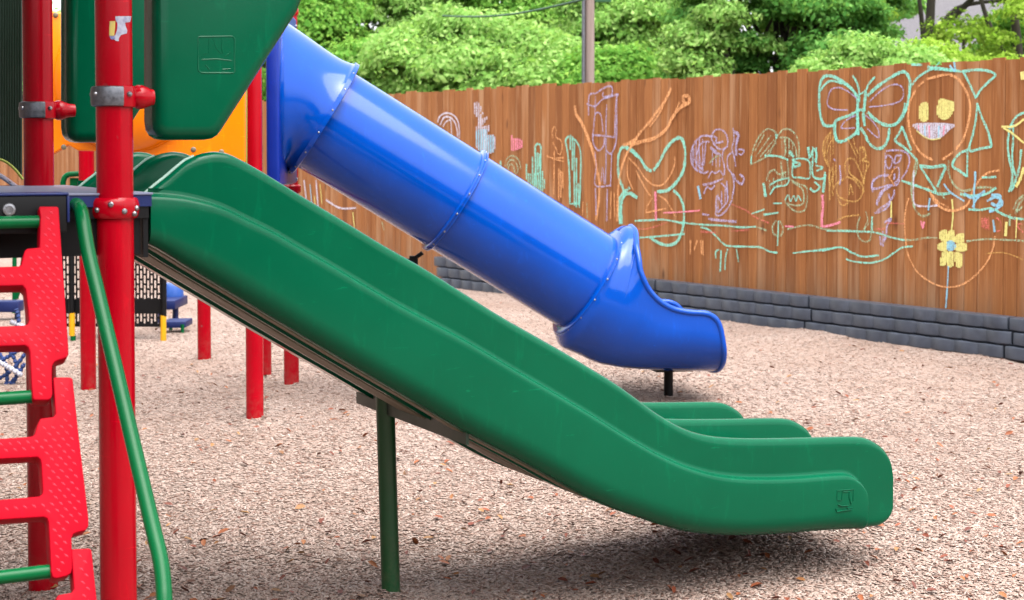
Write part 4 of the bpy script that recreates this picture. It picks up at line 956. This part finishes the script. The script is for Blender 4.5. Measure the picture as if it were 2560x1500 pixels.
drawing('chalk_figure', [   # lilac bird-like figure right of the mustard one
 ('B', 'v', 5, [(830, 1020), (900, 1010), (1000, 1015), (1070, 1050), (1090, 1130), (1060, 1240), (1000, 1330)]), ('B', 'v', 5, [(850, 1060), (820, 1110), (840, 1200), (880, 1200), (900, 1110), (850, 1060)]), ('B', 'v', 5, [(940, 1070), (920, 1150), (970, 1140), (1000, 1070), (940, 1070)]), ('B', 'v', 4, [(820, 1030), (815, 1180), (810, 1380)]), ('B', 'v', 5, [(910, 1200), (970, 1210), (970, 1320), (920, 1380)]), ('B', 'v', 8, [(925, 1270), (920, 1340)]),
 ('B', 'v', 6, [(860, 1290), (760, 1300), (690, 1350), (670, 1420), (680, 1477)]), ('C', 'v', 6, [(600, 180), (580, 260), (620, 280), (720, 250), (820, 240), (850, 190)]), ('C', 'v', 10, [(760, 250), (690, 300), (650, 370), (630, 440)]), ('C', 'v', 6, [(800, 290), (790, 350), (740, 420), (650, 480), (610, 520)]), ('C', 'v', 6, [(610, 520), (720, 470), (760, 400), (740, 330)]), ('C', 'v', 6, [(700, 610), (770, 570), (730, 640), (720, 730), (700, 790)]), ('C', 'v', 6, [(660, 740), (670, 830)]), ('C', 'v', 6, [(690, 690), (690, 840)]), ('C', 'o', 4, [(760, 160), (790, 100), (830, 60)]), ('C', 'o', 4, [(740, 150), (800, 250)]), ('C', 'y', 5, [(770, 400), (770, 560)])])
_ln = [
 ('A', 't', 5, [(0, 945), (190, 965), (400, 975), (560, 990), (700, 985)]), ('A', 't', 5, [(190, 990), (260, 1010), (330, 1070), (410, 1150), (470, 1165), (620, 1170), (740, 1175), (830, 1215), (900, 1225)]), ('A', 't', 4, [(1040, 1230), (1200, 1210), (1330, 1205), (1480, 1175), (1588, 1230)]), ('A', 'g', 5, [(700, 985), (800, 1020)]), ('A', 'g', 5, [(990, 1010), (1180, 970), (1350, 1010), (1588, 1020)]), ('A', 'r', 5, [(0, 850), (60, 845), (190, 835)]), ('A', 'r', 4, [(480, 780), (600, 830), (700, 900), (820, 950)]), ('A', 'r', 5, [(190, 1030), (330, 1040)]), ('A', 'r', 5, [(470, 1025), (640, 1015)]), ('A', 't', 5, [(660, 865), (780, 825)]), ('A', 't', 5, [(770, 875), (910, 855)]), ('A', 't', 4, [(860, 770), (940, 768)]),
 ('A', 'g', 5, [(890, 925), (855, 980), (865, 1050), (930, 1070), (950, 1000), (920, 930)]), ('A', 't', 5, [(910, 930), (905, 1050), (900, 1160)]), ('A', 'p', 9, [(1315, 690), (1320, 800), (1310, 900), (1310, 985)]), ('A', 'p', 7, [(1310, 985), (1380, 975), (1480, 945)]), ('A', 'p', 5, [(970, 980), (1050, 985)]),
 ('A', 't', 5, [(360, 1195), (330, 1220), (330, 1280)]), ('A', 't', 5, [(380, 1200), (370, 1400)]), ('A', 't', 5, [(440, 1190), (420, 1270), (415, 1385)]), ('A', 't', 5, [(520, 1190), (540, 1310)]), ('A', 'o', 5, [(95, 1110), (95, 1240)]), ('A', 'o', 5, [(190, 1110), (200, 1240)]), ('A', 'o', 5, [(210, 1110), (215, 1250)]), ('A', 'o', 4, [(160, 1110), (130, 1200)]),
 ('C', 't', 5, [(140, 690), (300, 690), (480, 695), (620, 705), (760, 750), (900, 780)]), ('C', 'g', 5, [(900, 780), (1000, 775), (1120, 755), (1220, 760)]), ('C', 'g', 5, [(1500, 790), (1680, 770), (1860, 775), (2060, 785)]), ('C', 't', 5, [(0, 885), (150, 865), (290, 850), (400, 905), (500, 940), (650, 925)]), ('C', 't', 5, [(330, 960), (400, 985), (560, 1000), (700, 965), (800, 900), (880, 850), (980, 840)]), ('C', 'm', 5, [(250, 585), (330, 550), (460, 535)]),
 ('C', 'g', 5, [(470, 550), (440, 640), (450, 740), (500, 790), (560, 780), (580, 690)]), ('C', 't', 6, [(585, 550), (580, 690)]), ('C', 'g', 4, [(520, 500), (540, 580), (500, 690), (560, 600)]), ('C', 'm', 3, [(1690, 910), (1850, 900), (1960, 930), (2050, 970)]),
 ('C', 'p', 6, [(1060, 590), (1075, 660), (1090, 600)]), ('C', 'r', 6, [(1650, 560), (1660, 660), (1680, 560), (1690, 670), (1710, 560), (1720, 690)]), ('C', 'b', 7, [(1760, 580), (1775, 700)]), ('C', 'r', 6, [(1790, 560), (1830, 600), (1830, 680), (1790, 690)]), ('C', 'y', 8, [(1890, 600), (1880, 740)]), ('C', 'r', 5, [(1960, 560), (2000, 650), (2060, 710)]), ('C', 'r', 5, [(1960, 620), (2050, 620)]), ('C', 'g', 6, [(1920, 520), (1920, 640)]), ('C', 'y', 4, [(1990, 560), (1980, 760)]), ('C', 'r', 4, [(600, 670), (720, 670)]), ('C', 'r', 4, [(720, 610), (900, 620)])]
drawing('chalk_line', [q for q in _ln if 'A' in q[:2]])
drawing('chalk_line', [q for q in _ln if 'C' in q[:2]])
drawing('chalk_arch', [
 ('B', 't', 7, [(2372, 590), (2290, 630), (2230, 720), (2200, 830), (2190, 960), (2210, 1120), (2240, 1260), (2230, 1400), (2200, 1477)]), ('B', 't', 6, [(2250, 720), (2250, 900), (2240, 1060), (2250, 1200), (2280, 1300)]), ('B', 'y', 6, [(2120, 745), (2260, 740), (2372, 660)]), ('B', 'y', 6, [(2140, 760), (2240, 820), (2372, 930)]), ('B', 't', 7, [(2340, 1000), (2320, 1200), (2280, 1340), (2230, 1470)]), ('B', 'y', 9, [(2372, 1200), (2330, 1330), (2280, 1420)]), ('B', 'y', 12, [(2350, 130), (2360, 220)]), ('C', 'g', 6, [(2060, 340), (1990, 400), (1960, 480)]), ('C', 'g', 6, [(2060, 370), (2010, 430), (1980, 500)]), ('C', 'g', 6, [(2050, 450), (1970, 520)])])
drawing('chalk_rabbit_ears', [
 ('E', 't', 10, [(735, 795), (690, 770), (640, 690), (580, 630), (510, 600), (475, 650), (465, 740), (475, 850), (500, 920), (520, 960), (560, 925)]), ('E', 't', 10, [(750, 790), (800, 720), (850, 620), (910, 550), (970, 530), (1000, 600), (1005, 700), (985, 800), (930, 890), (860, 950), (780, 960)]), ('E', 't', 6, [(500, 600), (560, 630), (620, 680)]),
 ('E', 't', 9, [(910, 950), (960, 1000), (990, 1080), (995, 1180), (975, 1290), (930, 1370), (850, 1390), (770, 1360), (720, 1325)]), ('E', 't', 10, [(620, 1010), (560, 975), (510, 1000), (490, 1080), (495, 1220)]), ('E', 't', 8, [(520, 960), (480, 1010), (475, 1110), (480, 1220)]), ('E', 't', 5, [(600, 1195), (720, 1190), (830, 1185), (990, 1215)]), ('E', 't', 5, [(640, 1330), (780, 1320), (1000, 1300)]),
 ('E', 'o', 5, [(550, 680), (540, 780), (550, 860), (590, 950)]), ('E', 'o', 5, [(550, 690), (620, 760), (690, 860), (760, 910), (830, 900), (890, 820), (920, 740), (920, 680)]), ('E', 'o', 5, [(610, 790), (650, 870), (700, 960), (730, 1000)]), ('E', 'o', 4, [(790, 990), (850, 1030), (900, 1110), (930, 1170)]), ('E', 'p', 9, [(765, 960), (768, 1070), (770, 1190)]), ('E', 'p', 4, [(830, 1130), (960, 1125), (1120, 1112)]), ('E', 'r', 4, [(620, 1260), (720, 1255), (860, 1205)]), ('E', 'o', 4, [(740, 1010), (700, 1080), (690, 1130)]), ('E', 'o', 4, [(690, 1130), (780, 1110), (850, 1095)])])
drawing('chalk_branch', [
 ('E', 'o', 11, [(120, 270), (130, 340), (170, 400), (210, 490), (250, 600), (280, 700), (300, 800), (320, 900)]), ('E', 'o', 9, [(135, 350), (185, 430), (240, 580)]), ('E', 'o', 9, [(320, 900), (310, 1050), (290, 1190)]), ('E', 'o', 9, [(895, 125), (850, 220), (770, 330), (720, 400), (640, 490), (590, 570), (540, 650), (500, 750), (475, 870), (465, 1000), (460, 1200)]), ('E', 'o', 6, [(870, 160), (830, 270), (780, 360), (720, 440)]), ('E', 'o', 11, [(1030, 190), (990, 200), (1000, 250), (1040, 240), (1030, 190)]), ('E', 'o', 11, [(1030, 250), (960, 290), (900, 370), (850, 460), (760, 530), (650, 560), (560, 590)]), ('E', 'o', 6, [(960, 240), (930, 310), (880, 420)]), ('E', 'o', 9, [(620, 530), (560, 570), (500, 590)])])
drawing('chalk_figure', [   # tall lilac outline figure with a cap
 ('E', 'v', 5, [(230, 350), (235, 190), (290, 170), (350, 130), (410, 115), (415, 180), (350, 200), (345, 160)]), ('E', 'v', 5, [(215, 255), (280, 275), (340, 220), (400, 200), (465, 180), (450, 230), (440, 520)]), ('E', 'v', 5, [(285, 190), (280, 340), (265, 500), (270, 580), (310, 630), (350, 590), (355, 520)]), ('E', 'v', 5, [(255, 505), (350, 512), (445, 525)]), ('E', 'v', 5, [(455, 220), (455, 400), (450, 560), (410, 655), (370, 620), (365, 530)]), ('E', 'v', 4, [(275, 360), (295, 325), (330, 350), (345, 480)]), ('E', 'v', 4, [(375, 260), (370, 400), (370, 640), (365, 900)]), ('E', 'v', 4, [(415, 660), (405, 920)]), ('E', 'v', 4, [(280, 640), (290, 760), (285, 910), (410, 910)]), ('E', 'v', 5, [(380, 940), (375, 1200)]), ('E', 'v', 5, [(285, 930), (290, 1150)]), ('E', 'v', 4, [(340, 760), (330, 880)]), ('E', 'v', 4, [(345, 770), (355, 900)])])
drawing('chalk_feather', [
 ('F', 'E', 't', [(75, 520), (110, 540), (130, 680), (145, 850), (150, 1060), (110, 1060), (100, 800)], 5), ('E', 't', 6, [(100, 530), (140, 570), (165, 650), (165, 850), (155, 1090)]), ('E', 't', 7, [(70, 515), (45, 550), (60, 640), (75, 800), (80, 1060)]), ('E', 't', 5, [(80, 1060), (155, 1050)])])
drawing('chalk_tufts', [('E', 'g', 4, [(215, 1040), (220, 1170)]), ('E', 'o', 4, [(185, 1040), (180, 1150)]), ('E', 'o', 4, [(410, 960), (405, 1180)]), ('E', 'o', 4, [(435, 970), (440, 1170)])])
drawing('chalk_hand', [
 ('F', 'D', 'w', [(560, 130), (600, 110), (630, 150), (640, 200), (620, 260), (670, 220), (640, 300), (720, 270), (680, 340), (640, 390), (720, 370), (730, 410), (720, 480), (780, 480), (800, 560), (790, 640), (740, 690), (600, 640), (570, 560), (575, 440), (590, 380), (590, 280), (560, 230)], 5), ('F', 'D', 'b', [(580, 440), (700, 420), (720, 480), (780, 490), (790, 640), (740, 680), (600, 640)], 6, False, 1.0),])
drawing('chalk_loops', [
 ('D', 'w', 5, [(150, 340), (180, 270), (250, 235), (330, 260), (380, 330), (395, 430), (395, 520)]), ('D', 'w', 5, [(180, 370), (220, 290), (280, 280), (340, 330), (370, 420), (375, 500)]), ('D', 'w', 4, [(210, 390), (250, 330), (300, 310)]), ('D', 'w', 4, [(300, 320), (310, 480)]),])
drawing('chalk_heart', [
 ('F', 'D', 'p', [(975, 480), (1000, 520), (1050, 515), (1105, 550), (1105, 610), (1060, 640), (985, 660), (970, 600)], 5)])
drawing('chalk_rainbow', [
 ('D', 'g', 5, [(905, 830), (920, 760), (970, 715), (1030, 730), (1070, 790), (1080, 860)]), ('D', 'g', 5, [(925, 850), (945, 780), (985, 760), (1030, 790), (1050, 860), (1040, 910)]), ('D', 'g', 5, [(940, 870), (960, 810), (1000, 830), (1020, 920)]), ('D', 't', 8, [(855, 770), (860, 830)]),
 ('F', 'D', 't', [(1145, 810), (1160, 810), (1160, 900), (1200, 900), (1200, 740), (1225, 740), (1230, 900), (1310, 890), (1340, 900), (1335, 1110), (1150, 990)], 5), ('D', 't', 7, [(1275, 575), (1245, 610), (1245, 700), (1250, 1040)]), ('D', 't', 7, [(1280, 580), (1305, 610), (1305, 720), (1300, 1060)]), ('F', 'D', 't', [(1245, 700), (1300, 700), (1300, 900), (1245, 900)], 5)])
drawing('chalk_stick_figure', [
 ('D', 'o', 4, [(1440, 520), (1435, 440), (1455, 390), (1480, 420), (1475, 500), (1530, 540), (1545, 620), (1530, 690), (1500, 690), (1480, 640), (1440, 560)]), ('D', 'o', 5, [(1460, 660), (1455, 760), (1455, 900), (1450, 1150)]), ('D', 'o', 4, [(1375, 715), (1460, 750), (1560, 775)]), ('D', 'o', 4, [(1470, 740), (1560, 735)]), ('F', 'D', 'o', [(1500, 870), (1520, 880), (1555, 900), (1550, 1120), (1520, 1200), (1500, 1180)], 5)])
drawing('chalk_smudge', [
 ('P', 'w', 8, [(760, 450), (768, 520)]), ('P', 'w', 7, [(790, 450), (796, 530)]), ('P', 'b', 5, [(775, 460), (780, 520)]), ('P', 'y', 4, [(786, 490), (790, 540)]), ('P', 'w', 5, [(815, 500), (850, 520), (890, 520)]), ('P', 'y', 4, [(882, 530), (886, 570)]), ('P', 'y', 4, [(800, 460), (805, 510)]), ('P', 'g', 5, [(955, 555), (960, 575)])])
# ------------------------------------------------------------------ stacked plastic border timbers
def timber_mat():
    t = NT('black_recycled_plastic'); g = t.n('ShaderNodeNewGeometry'); co = t.coord()
    n = t.noise(co, 7, 4, .6); c = t.mix(t.mapr(n, .35, .7, 0, 1), lin((58, 64, 76)), lin((76, 83, 97)))
    c = t.mix(t.mapr(t.noise(co, 2.2, 5, .7), .5, .75, 0, .35), c, lin((92, 94, 100)))
    t.base(c); t.rough(.42); t.bump(t.noise(co, 90, 3), .08, .003); return t.m
M['timber'] = timber_mat()
BD0 = V(37.8*D, 117.8*D, 0)
def onbd(px, py): p = onplane(px, py, BD0, FN); return float(np.dot(p-BD0, FD)), float(p[2])
def bz(t): # top of the stack and its foot along the run
    return T_TOP[0]+(T_TOP[1]-T_TOP[0])*t, 0.0
a1, a2 = onbd(2480, 781), onbd(1062, 631)
kb = (a2[1]-a1[1])/(a2[0]-a1[0])
def btop(t): return a1[1]+kb*(t-a1[0])
jt = [onbd(2482, 780)[0], onbd(1990, 735)[0], onbd(1612, 690)[0]]
ln = ((jt[1]-jt[0])+(jt[2]-jt[1]))/2
CAT = ['left end stack', 'stack behind the blue tube', 'stack beside the blue slide exit', 'long stack below the flower drawing', 'stack at the right picture edge']
places = [(jt[0]-ln, jt[0], 'at the right edge of the picture'), (jt[0], jt[1], 'below the chalk flower'), (jt[1], jt[2], 'beside the blue slide exit'), (jt[2], jt[2]+ln, 'behind the blue slide exit'), (jt[2]+ln, onbd(1066, 640)[0], 'at the far left end of the border')]
for si, (ta_, tb2, where) in enumerate(places):
    for c in range(3):
        sh = (0, -.055, .01)[c]
        x0, x1 = ta_+sh+.012, tb2+sh-.012
        if si == 4: x1 = tb2+(-.02, -.12, -.24)[c] - .0
        if x1-x0 < .1: continue
        zt0, zt1 = btop(x0), btop(x1); H0, H1 = zt0+.02, zt1+.02
        za0, za1 = zt0-H0*c/3, zt1-H1*c/3; zb0, zb1 = zt0-H0*(c+1)/3+.008, zt1-H1*(c+1)/3+.008
        nfac = max(2, int(round(9*(x1-x0)/ln))); n = nfac*8
        top, bot = [], []; rowsF = []
        prof = [(.0, 0.0), (.0, 1.0)]
        e = thing('border_timber', BD0+FD*((x0+x1)/2)+Z*((zb0+zb1)/2), f"{('top', 'middle', 'bottom')[c]} dark grey plastic border timber {where}", 'border timber', 'stacked dark plastic border timbers')
        rings = []
        for i in range(n+1):
            u = i/n; ph = (u*nfac) % 1.0
            bulge = .036*math.sin(math.pi*ph)**.7 - .012*ph
            out = .022*c+bulge
            p = BD0+FD*(x0+(x1-x0)*u); zt_ = za0+(za1-za0)*u; zb_ = zb0+(zb1-zb0)*u
            q = .012
            rings.append([p+FN*(out-q)+Z*zt_, p+FN*(out-.003)+Z*(zt_-.004), p+FN*out+Z*(zt_-q), p+FN*(out)+Z*(zb_+q), p+FN*(out-q)+Z*zb_, p-FN*.12+Z*zb_, p-FN*.12+Z*zt_])
        MB().loft(rings).build('beam', M['timber'], e, sharp=30)
# ------------------------------------------------------------------ trees
def leafmat(name, cols):
    t = NT(name); g = t.n('ShaderNodeNewGeometry'); c = t.ramp(g.outputs['Random Per Island'], cols)
    t.base(c); t.rough(.7); t.b.inputs['Specular IOR Level'].default_value = .06
    tr = t.n('ShaderNodeBsdfTranslucent'); t.t.links.new(t.mix(.5, c, lin((170, 205, 80)), 'MIX'), tr.inputs[0])
    mx = t.n('ShaderNodeMixShader'); mx.inputs[0].default_value = .58
    t.t.links.new(t.b.outputs[0], mx.inputs[1]); t.t.links.new(tr.outputs[0], mx.inputs[2]); t.t.links.new(mx.outputs[0], t.out.inputs[0]); return t.m
LM = dict(mid=leafmat('fresh_green_leaves', [(0, lin((74, 128, 48), .85)), (.4, lin((108, 164, 66), .85)), (.8, lin((138, 190, 86), .85)), (1, lin((166, 208, 106), .85))]),
          light=leafmat('pale_green_leaves', [(0, lin((112, 160, 74), .85)), (.5, lin((146, 192, 100), .85)), (1, lin((184, 216, 132), .85))]),
          dark=leafmat('deep_green_leaves', [(0, lin((66, 122, 54), .85)), (.5, lin((98, 158, 76), .85)), (1, lin((138, 192, 102), .85))]),
          lime=leafmat('lime_green_leaves', [(0, lin((110, 150, 40), .85)), (.5, lin((140, 178, 58), .85)), (1, lin((172, 200, 90), .85))]))
def barkm():
    t = NT('grey_brown_bark'); n = t.noise(t.coord((8, 8, 1.5)), 1, 6, .7); t.base(t.mix(n, lin((46, 40, 36)), lin((96, 86, 76)))); t.rough(.9); t.bump(n, .6, .03); return t.m
M['bark'] = barkm()
def tree(px, zc, Y, rx, rz, nb_, kind, label, name='leafy_tree', cat='tree', leaf=.085, per=430, br=.62, sparse=0.0, seed=0, trunk_r=.16, group='leafy trees beyond the fence'):
    rg = np.random.default_rng(seed+100); X = (px-CX)*Y/F_PX
    e = thing(name, (X, Y, 0), label, cat, group)
    c = V(X, Y, zc)
    B = []
    for k in range(nb_):
        while True:
            d = rg.normal(0, 1, 3); d /= np.linalg.norm(d)
            if d[1] < .55: break
        rad = .72+.36*rg.random()
        B.append((c+d*V(rx, rx*.8, rz)*rad, br*(.6+.8*rg.random())))
    P_, Nrm = [], []
    for p, r_ in B:
        n = int(per*(r_/br)**2*(1-sparse)); d = rg.normal(0, 1, (n, 3)); d /= np.linalg.norm(d, axis=1)[:, None]
        d[:, 2] = np.abs(d[:, 2])*.9-.45*rg.random(n); rr = r_*(.55+.5*rg.random(n))
        lump = 1+.22*np.sin(d[:, 0]*5+p[0]*3)*np.cos(d[:, 2]*6+p[2]*2)
        P_.append(p+d*(rr*lump)[:, None]*V(1.15, 1, .78)); Nrm.append(d)
    P_ = np.concatenate(P_); Nrm = np.concatenate(Nrm); n = len(P_)
    keep = P_[:, 2] > .1; P_, Nrm = P_[keep], Nrm[keep]; n = len(P_)
    nn = Nrm+rg.normal(0, .55, (n, 3))+V(0, 0, .35); nn /= np.linalg.norm(nn, axis=1)[:, None]
    a = np.cross(nn, rg.normal(0, 1, (n, 3))); a /= np.linalg.norm(a, axis=1)[:, None]; b = np.cross(nn, a)
    s_ = leaf*(.55+.8*rg.random(n))[:, None]; w_ = s_*.52
    vs = np.stack([P_-a*s_, P_+b*w_-nn*s_*.15, P_+a*s_, P_-b*w_-nn*s_*.15], 1).reshape(-1, 3)
    raw_mesh('crown', vs, 4, [(0, 1, 2, 3)], LM[kind], e)
    mb = MB(); top = c+V(0, 0, rz*.2)
    mb.tube(catmull([V(X, Y, -.2), V(X+.1*rg.normal(), Y, zc*.35), V(X+.2*rg.normal(), Y, zc*.7), top], 5), list(np.linspace(trunk_r, trunk_r*.35, 16)), 10)
    for p, r_ in B[::(5 if sparse else 2)]:
        h = .3+.55*rg.random(); s0 = V(X, Y, 0)*(1)+Z*(zc*h); mid_ = (s0+p)/2+rg.normal(0, .18, 3)
        pts = catmull([s0, mid_, p], 5); mb.tube(pts, list(np.linspace(trunk_r*.42, .018, len(pts))), 7)
    mb.build('trunk', M['bark'], e)
    return e
def zpx(py, Y): return EYE+(HOR-py)/F_PX*Y
TR = [(60, 3.6, 40, 3.0, 2.4, 46, 'mid', 'tree seen through the gap at the far left behind the structure'),
 (520, 3.8, 38, 3.0, 2.6, 46, 'mid', 'tree behind the orange panel and slide wing'),
 (760, 3.6, 33, 1.7, 2.2, 44, 'mid', 'mid green tree rising right behind the blue tube entrance'),
 (960, 4.6, 35, 2.2, 2.2, 56, 'light', 'pale green tall tree left of the cable end'),
 (930, 2.6, 30, 1.3, 1.1, 30, 'mid', 'low rounded tree above the left end of the fence'),
 (1130, 3.0, 29, 1.5, 1.2, 40, 'light', 'pale low tree under the overhead cable'),
 (1200, 5.0, 36, 2.2, 2.0, 52, 'mid', 'tall mid green tree behind the overhead cable'),
 (1330, 2.7, 28, 1.3, 1.0, 36, 'light', 'pale bushy tree just left of the wooden pole'),
 (1390, 5.0, 38, 2.0, 2.4, 46, 'mid', 'tall tree directly behind the wooden pole'),
 (1550, 3.9, 30, 1.1, 1.9, 46, 'light', 'pale tree right of the wooden pole, beside the sky gap'),
 (1500, 2.5, 27, .8, .9, 20, 'mid', 'small green tree at the foot of the wooden pole'),
 (1660, 4.9, 37, .8, .7, 7, 'mid', 'thin tree in the sky gap with bare dark limbs'),
 (1920, 3.7, 25, 1.45, 1.7, 60, 'dark', 'broad deep green oak above the middle of the fence'),
 (1790, 3.4, 24, .62, 1.5, 26, 'light', 'slim pale tree on the left flank of the deep green oak'),
 (2140, 2.55, 22, .95, .62, 34, 'light', 'low pale bushy tree in front of the deep green oak'),
 (2040, 4.7, 27, 1.0, 1.0, 32, 'dark', 'deep green tree crown above the low pale bushy one'),
 (2330, 2.6, 23, .95, .6, 26, 'lime', 'low lime green tree below the grey roof'),
 (2290, 4.4, 25, 1.5, .7, 9, 'lime', 'sparse lime green tree with dark branches before the grey roof'),
 (2490, 3.7, 24, .8, 1.3, 13, 'lime', 'lime green tree at the right edge of the picture'),
 (2640, 3.4, 26, 1.2, 1.4, 30, 'mid', 'tree just past the right edge of the fence view')]
for i, (px, zc, Y, rx, rz, nb_, kind, lab) in enumerate(TR):
    sp_ = .45 if ('sparse' in lab or 'thin tree' in lab or 'right edge of the picture' in lab) else 0
    tree(px, zc, Y, rx, rz, int(nb_*1.25), kind, lab, seed=i, sparse=sp_, per=(860 if Y > 26 else 980), leaf=.06 if Y > 26 else .046, br=.62 if Y > 26 else .42)
# ------------------------------------------------------------------ pole, cable
YP_ = 21.5
ple = thing('utility_pole', at(1447, 900, YP_)*V(1, 1, 0), 'weathered wooden pole with grey conduit rising behind the fence', 'pole')
def polewood():
    t = NT('weathered_pole_wood'); n = t.noise(t.coord((30, 30, 1.2)), 1, 5, .6); t.base(t.mix(n, lin((120, 100, 92)), lin((176, 158, 150)))); t.rough(.85); t.bump(n, .4, .01); return t.m
pb_ = at(1451, 380, YP_)
MB().tube([V(pb_[0], YP_, -.3), V(pb_[0], YP_, 2.5), V(pb_[0], YP_, 6)], [.068, .066, .062], 18).build('shaft', polewood(), ple)
cb_ = at(1435.5, 380, YP_-.05)
MB().tube([V(cb_[0], YP_-.04, -.3), V(cb_[0], YP_-.04, 6)], .024, 12).build('conduit', M['steel'], ple)
MB().box(at(1484, 1, YP_), V(.11, 0, 0), V(0, .03, 0), Z*.022).build('lamp_arm', M['green_dark'], ple)
ca = thing('overhead_cable', at(1430, 0, YP_), 'dark overhead cable running from the pole into the trees', 'cable')
p0_, p1_ = at(1434, -1, YP_-.08), at(1090, 39, 27.6)
pts = [p0_+(p1_-p0_)*t-Z*.10*math.sin(math.pi*t) for t in np.linspace(0, 1, 20)]
MB().tube(pts, .016, 8).build('strand', M['green_dark'], ca)
# ------------------------------------------------------------------ houses glimpsed between the trees
def shingle():
    t = NT('grey_roof_shingles'); b = t.n('ShaderNodeTexBrick'); t.t.links.new(t.coord((3, 3, 6)), b.inputs[0])
    b.inputs['Color1'].default_value = lin((128, 124, 132), .3); b.inputs['Color2'].default_value = lin((146, 142, 148), .3); b.inputs['Mortar'].default_value = lin((106, 102, 108), .3); t.base(b.outputs[0]); t.rough(.9); return t.m
M['shingle'] = shingle(); M['siding'] = plastic('pale_house_siding', (190, 182, 172), .7)
def house(px0, px1, py_eave, py_ridge, Y, label):
    x0, x1 = (px0-CX)*Y/F_PX, (px1-CX)*Y/F_PX; ze, zr = zpx(py_eave, Y), zpx(py_ridge, Y)
    e = thing('house', ((x0+x1)/2, Y+3, 0), label, 'house', 'houses behind the trees')
    MB().box(V((x0+x1)/2, Y+3, ze/2), V((x1-x0)/2-.4, 0, 0), V(0, 2.8, 0), Z*(ze/2)).build('wall', M['siding'], e)
    mb = MB(); v = [V(x0, Y, ze), V(x1, Y, ze), V(x1, Y+3, zr), V(x0, Y+3, zr), V(x0, Y+6, ze), V(x1, Y+6, ze)]
    mb.add(v+[q+Z*.12 for q in v], [(0, 1, 2, 3), (3, 2, 5, 4), (6, 9, 8, 7), (9, 10, 11, 8), (0, 6, 7, 1), (4, 5, 11, 10), (0, 3, 9, 6), (3, 4, 10, 9), (1, 7, 8, 2), (2, 8, 11, 5)]); mb.build('roof', M['shingle'], e)
    wn = MB().box(V((x0+x1)/2-1, Y+.17, ze*.6), V(.5, 0, 0), V(0, .03, 0), Z*.6).build('window', M['black'], e)
house(1560, 1860, 192, 112, 46, 'grey roofed house glimpsed in the gap right of the pole')
house(2080, 2680, 168, -40, 36, 'large grey roofed house behind the lime green trees')
bd = thing('added_shade_building', (-2, -7, 0), 'unseen low brick building added behind and left of the camera to block sky light', 'building')  # out of view, added to cut sky light from behind and left
def brickm():
    t = NT('red_brown_brick'); b = t.n('ShaderNodeTexBrick'); t.t.links.new(t.coord((4, 4, 4), (math.pi/2, 0, 0)), b.inputs[0])
    b.inputs['Color1'].default_value = lin((140, 92, 74)); b.inputs['Color2'].default_value = lin((120, 78, 64)); b.inputs['Mortar'].default_value = lin((170, 160, 150)); t.base(b.outputs[0]); t.rough(.9); return t.m
MB().box(V(-3, -8, 1.5), V(15, 0, 0), V(0, 3.5, 0), Z*1.5).build('wall', brickm(), bd)
MB().box(V(-11, 5, 2.4), V(4, 0, 0), V(0, 9.5, 0), Z*2.398).build('wall', brickm(), bd); MB().box(V(-11, 5.2, 4.951), V(4.5, 0, 0), V(0, 9.8, 0), Z*.152).build('roof', M['shingle'], bd)
MB().box(V(-3, -8, 3.15), V(15.5, 0, 0), V(0, 4.0, 0), Z*.15).build('roof', M['shingle'], bd)
for xx in (-12, -7, -2, 3): MB().box(V(xx, -4.47, 1.7), V(1.1, 0, 0), V(0, .03, 0), Z*.7).build('window', M['black'], bd)
# ------------------------------------------------------------------ light
w = bpy.data.worlds.new('World'); SC.world = w; w.use_nodes = True; nt = w.node_tree
bg = nt.nodes['Background']; sky = nt.nodes.new('ShaderNodeTexSky'); sky.sky_type = 'NISHITA'; sky.sun_disc = False
SUN_EL, SUN_AZ = math.radians(70), math.radians(150)      # azimuth: from +Y towards +X
sky.sun_elevation = SUN_EL; sky.sun_rotation = SUN_AZ; sky.air_density = 1.0; sky.dust_density = 4.0; sky.ozone_density = .6
hs = nt.nodes.new('ShaderNodeHueSaturation'); hs.inputs['Saturation'].default_value = .22; hs.inputs['Value'].default_value = 1.0
nt.links.new(sky.outputs[0], hs.inputs['Color'])
nt.links.new(hs.outputs[0], bg.inputs[0]); bg.inputs[1].default_value = .125
sl_ = bpy.data.lights.new('sun', 'SUN'); so = bpy.data.objects.new('sun', sl_); COL.objects.link(so)
sl_.energy = 1.4; sl_.angle = math.radians(65); sl_.color = (1, .96, .9)
dirv = Vector((math.sin(SUN_AZ)*math.cos(SUN_EL), math.cos(SUN_AZ)*math.cos(SUN_EL), math.sin(SUN_EL)))
so.rotation_euler = dirv.to_track_quat('Z', 'Y').to_euler()
vs = SC.view_settings; vs.view_transform = 'Standard'; vs.look = 'None'; vs.exposure = 2.36; vs.gamma = 1.0
SC.render.film_transparent = False
SC.cycles.use_denoising = True
SC.cycles.max_bounces = 6; SC.cycles.diffuse_bounces = 2; SC.cycles.transparent_max_bounces = 16
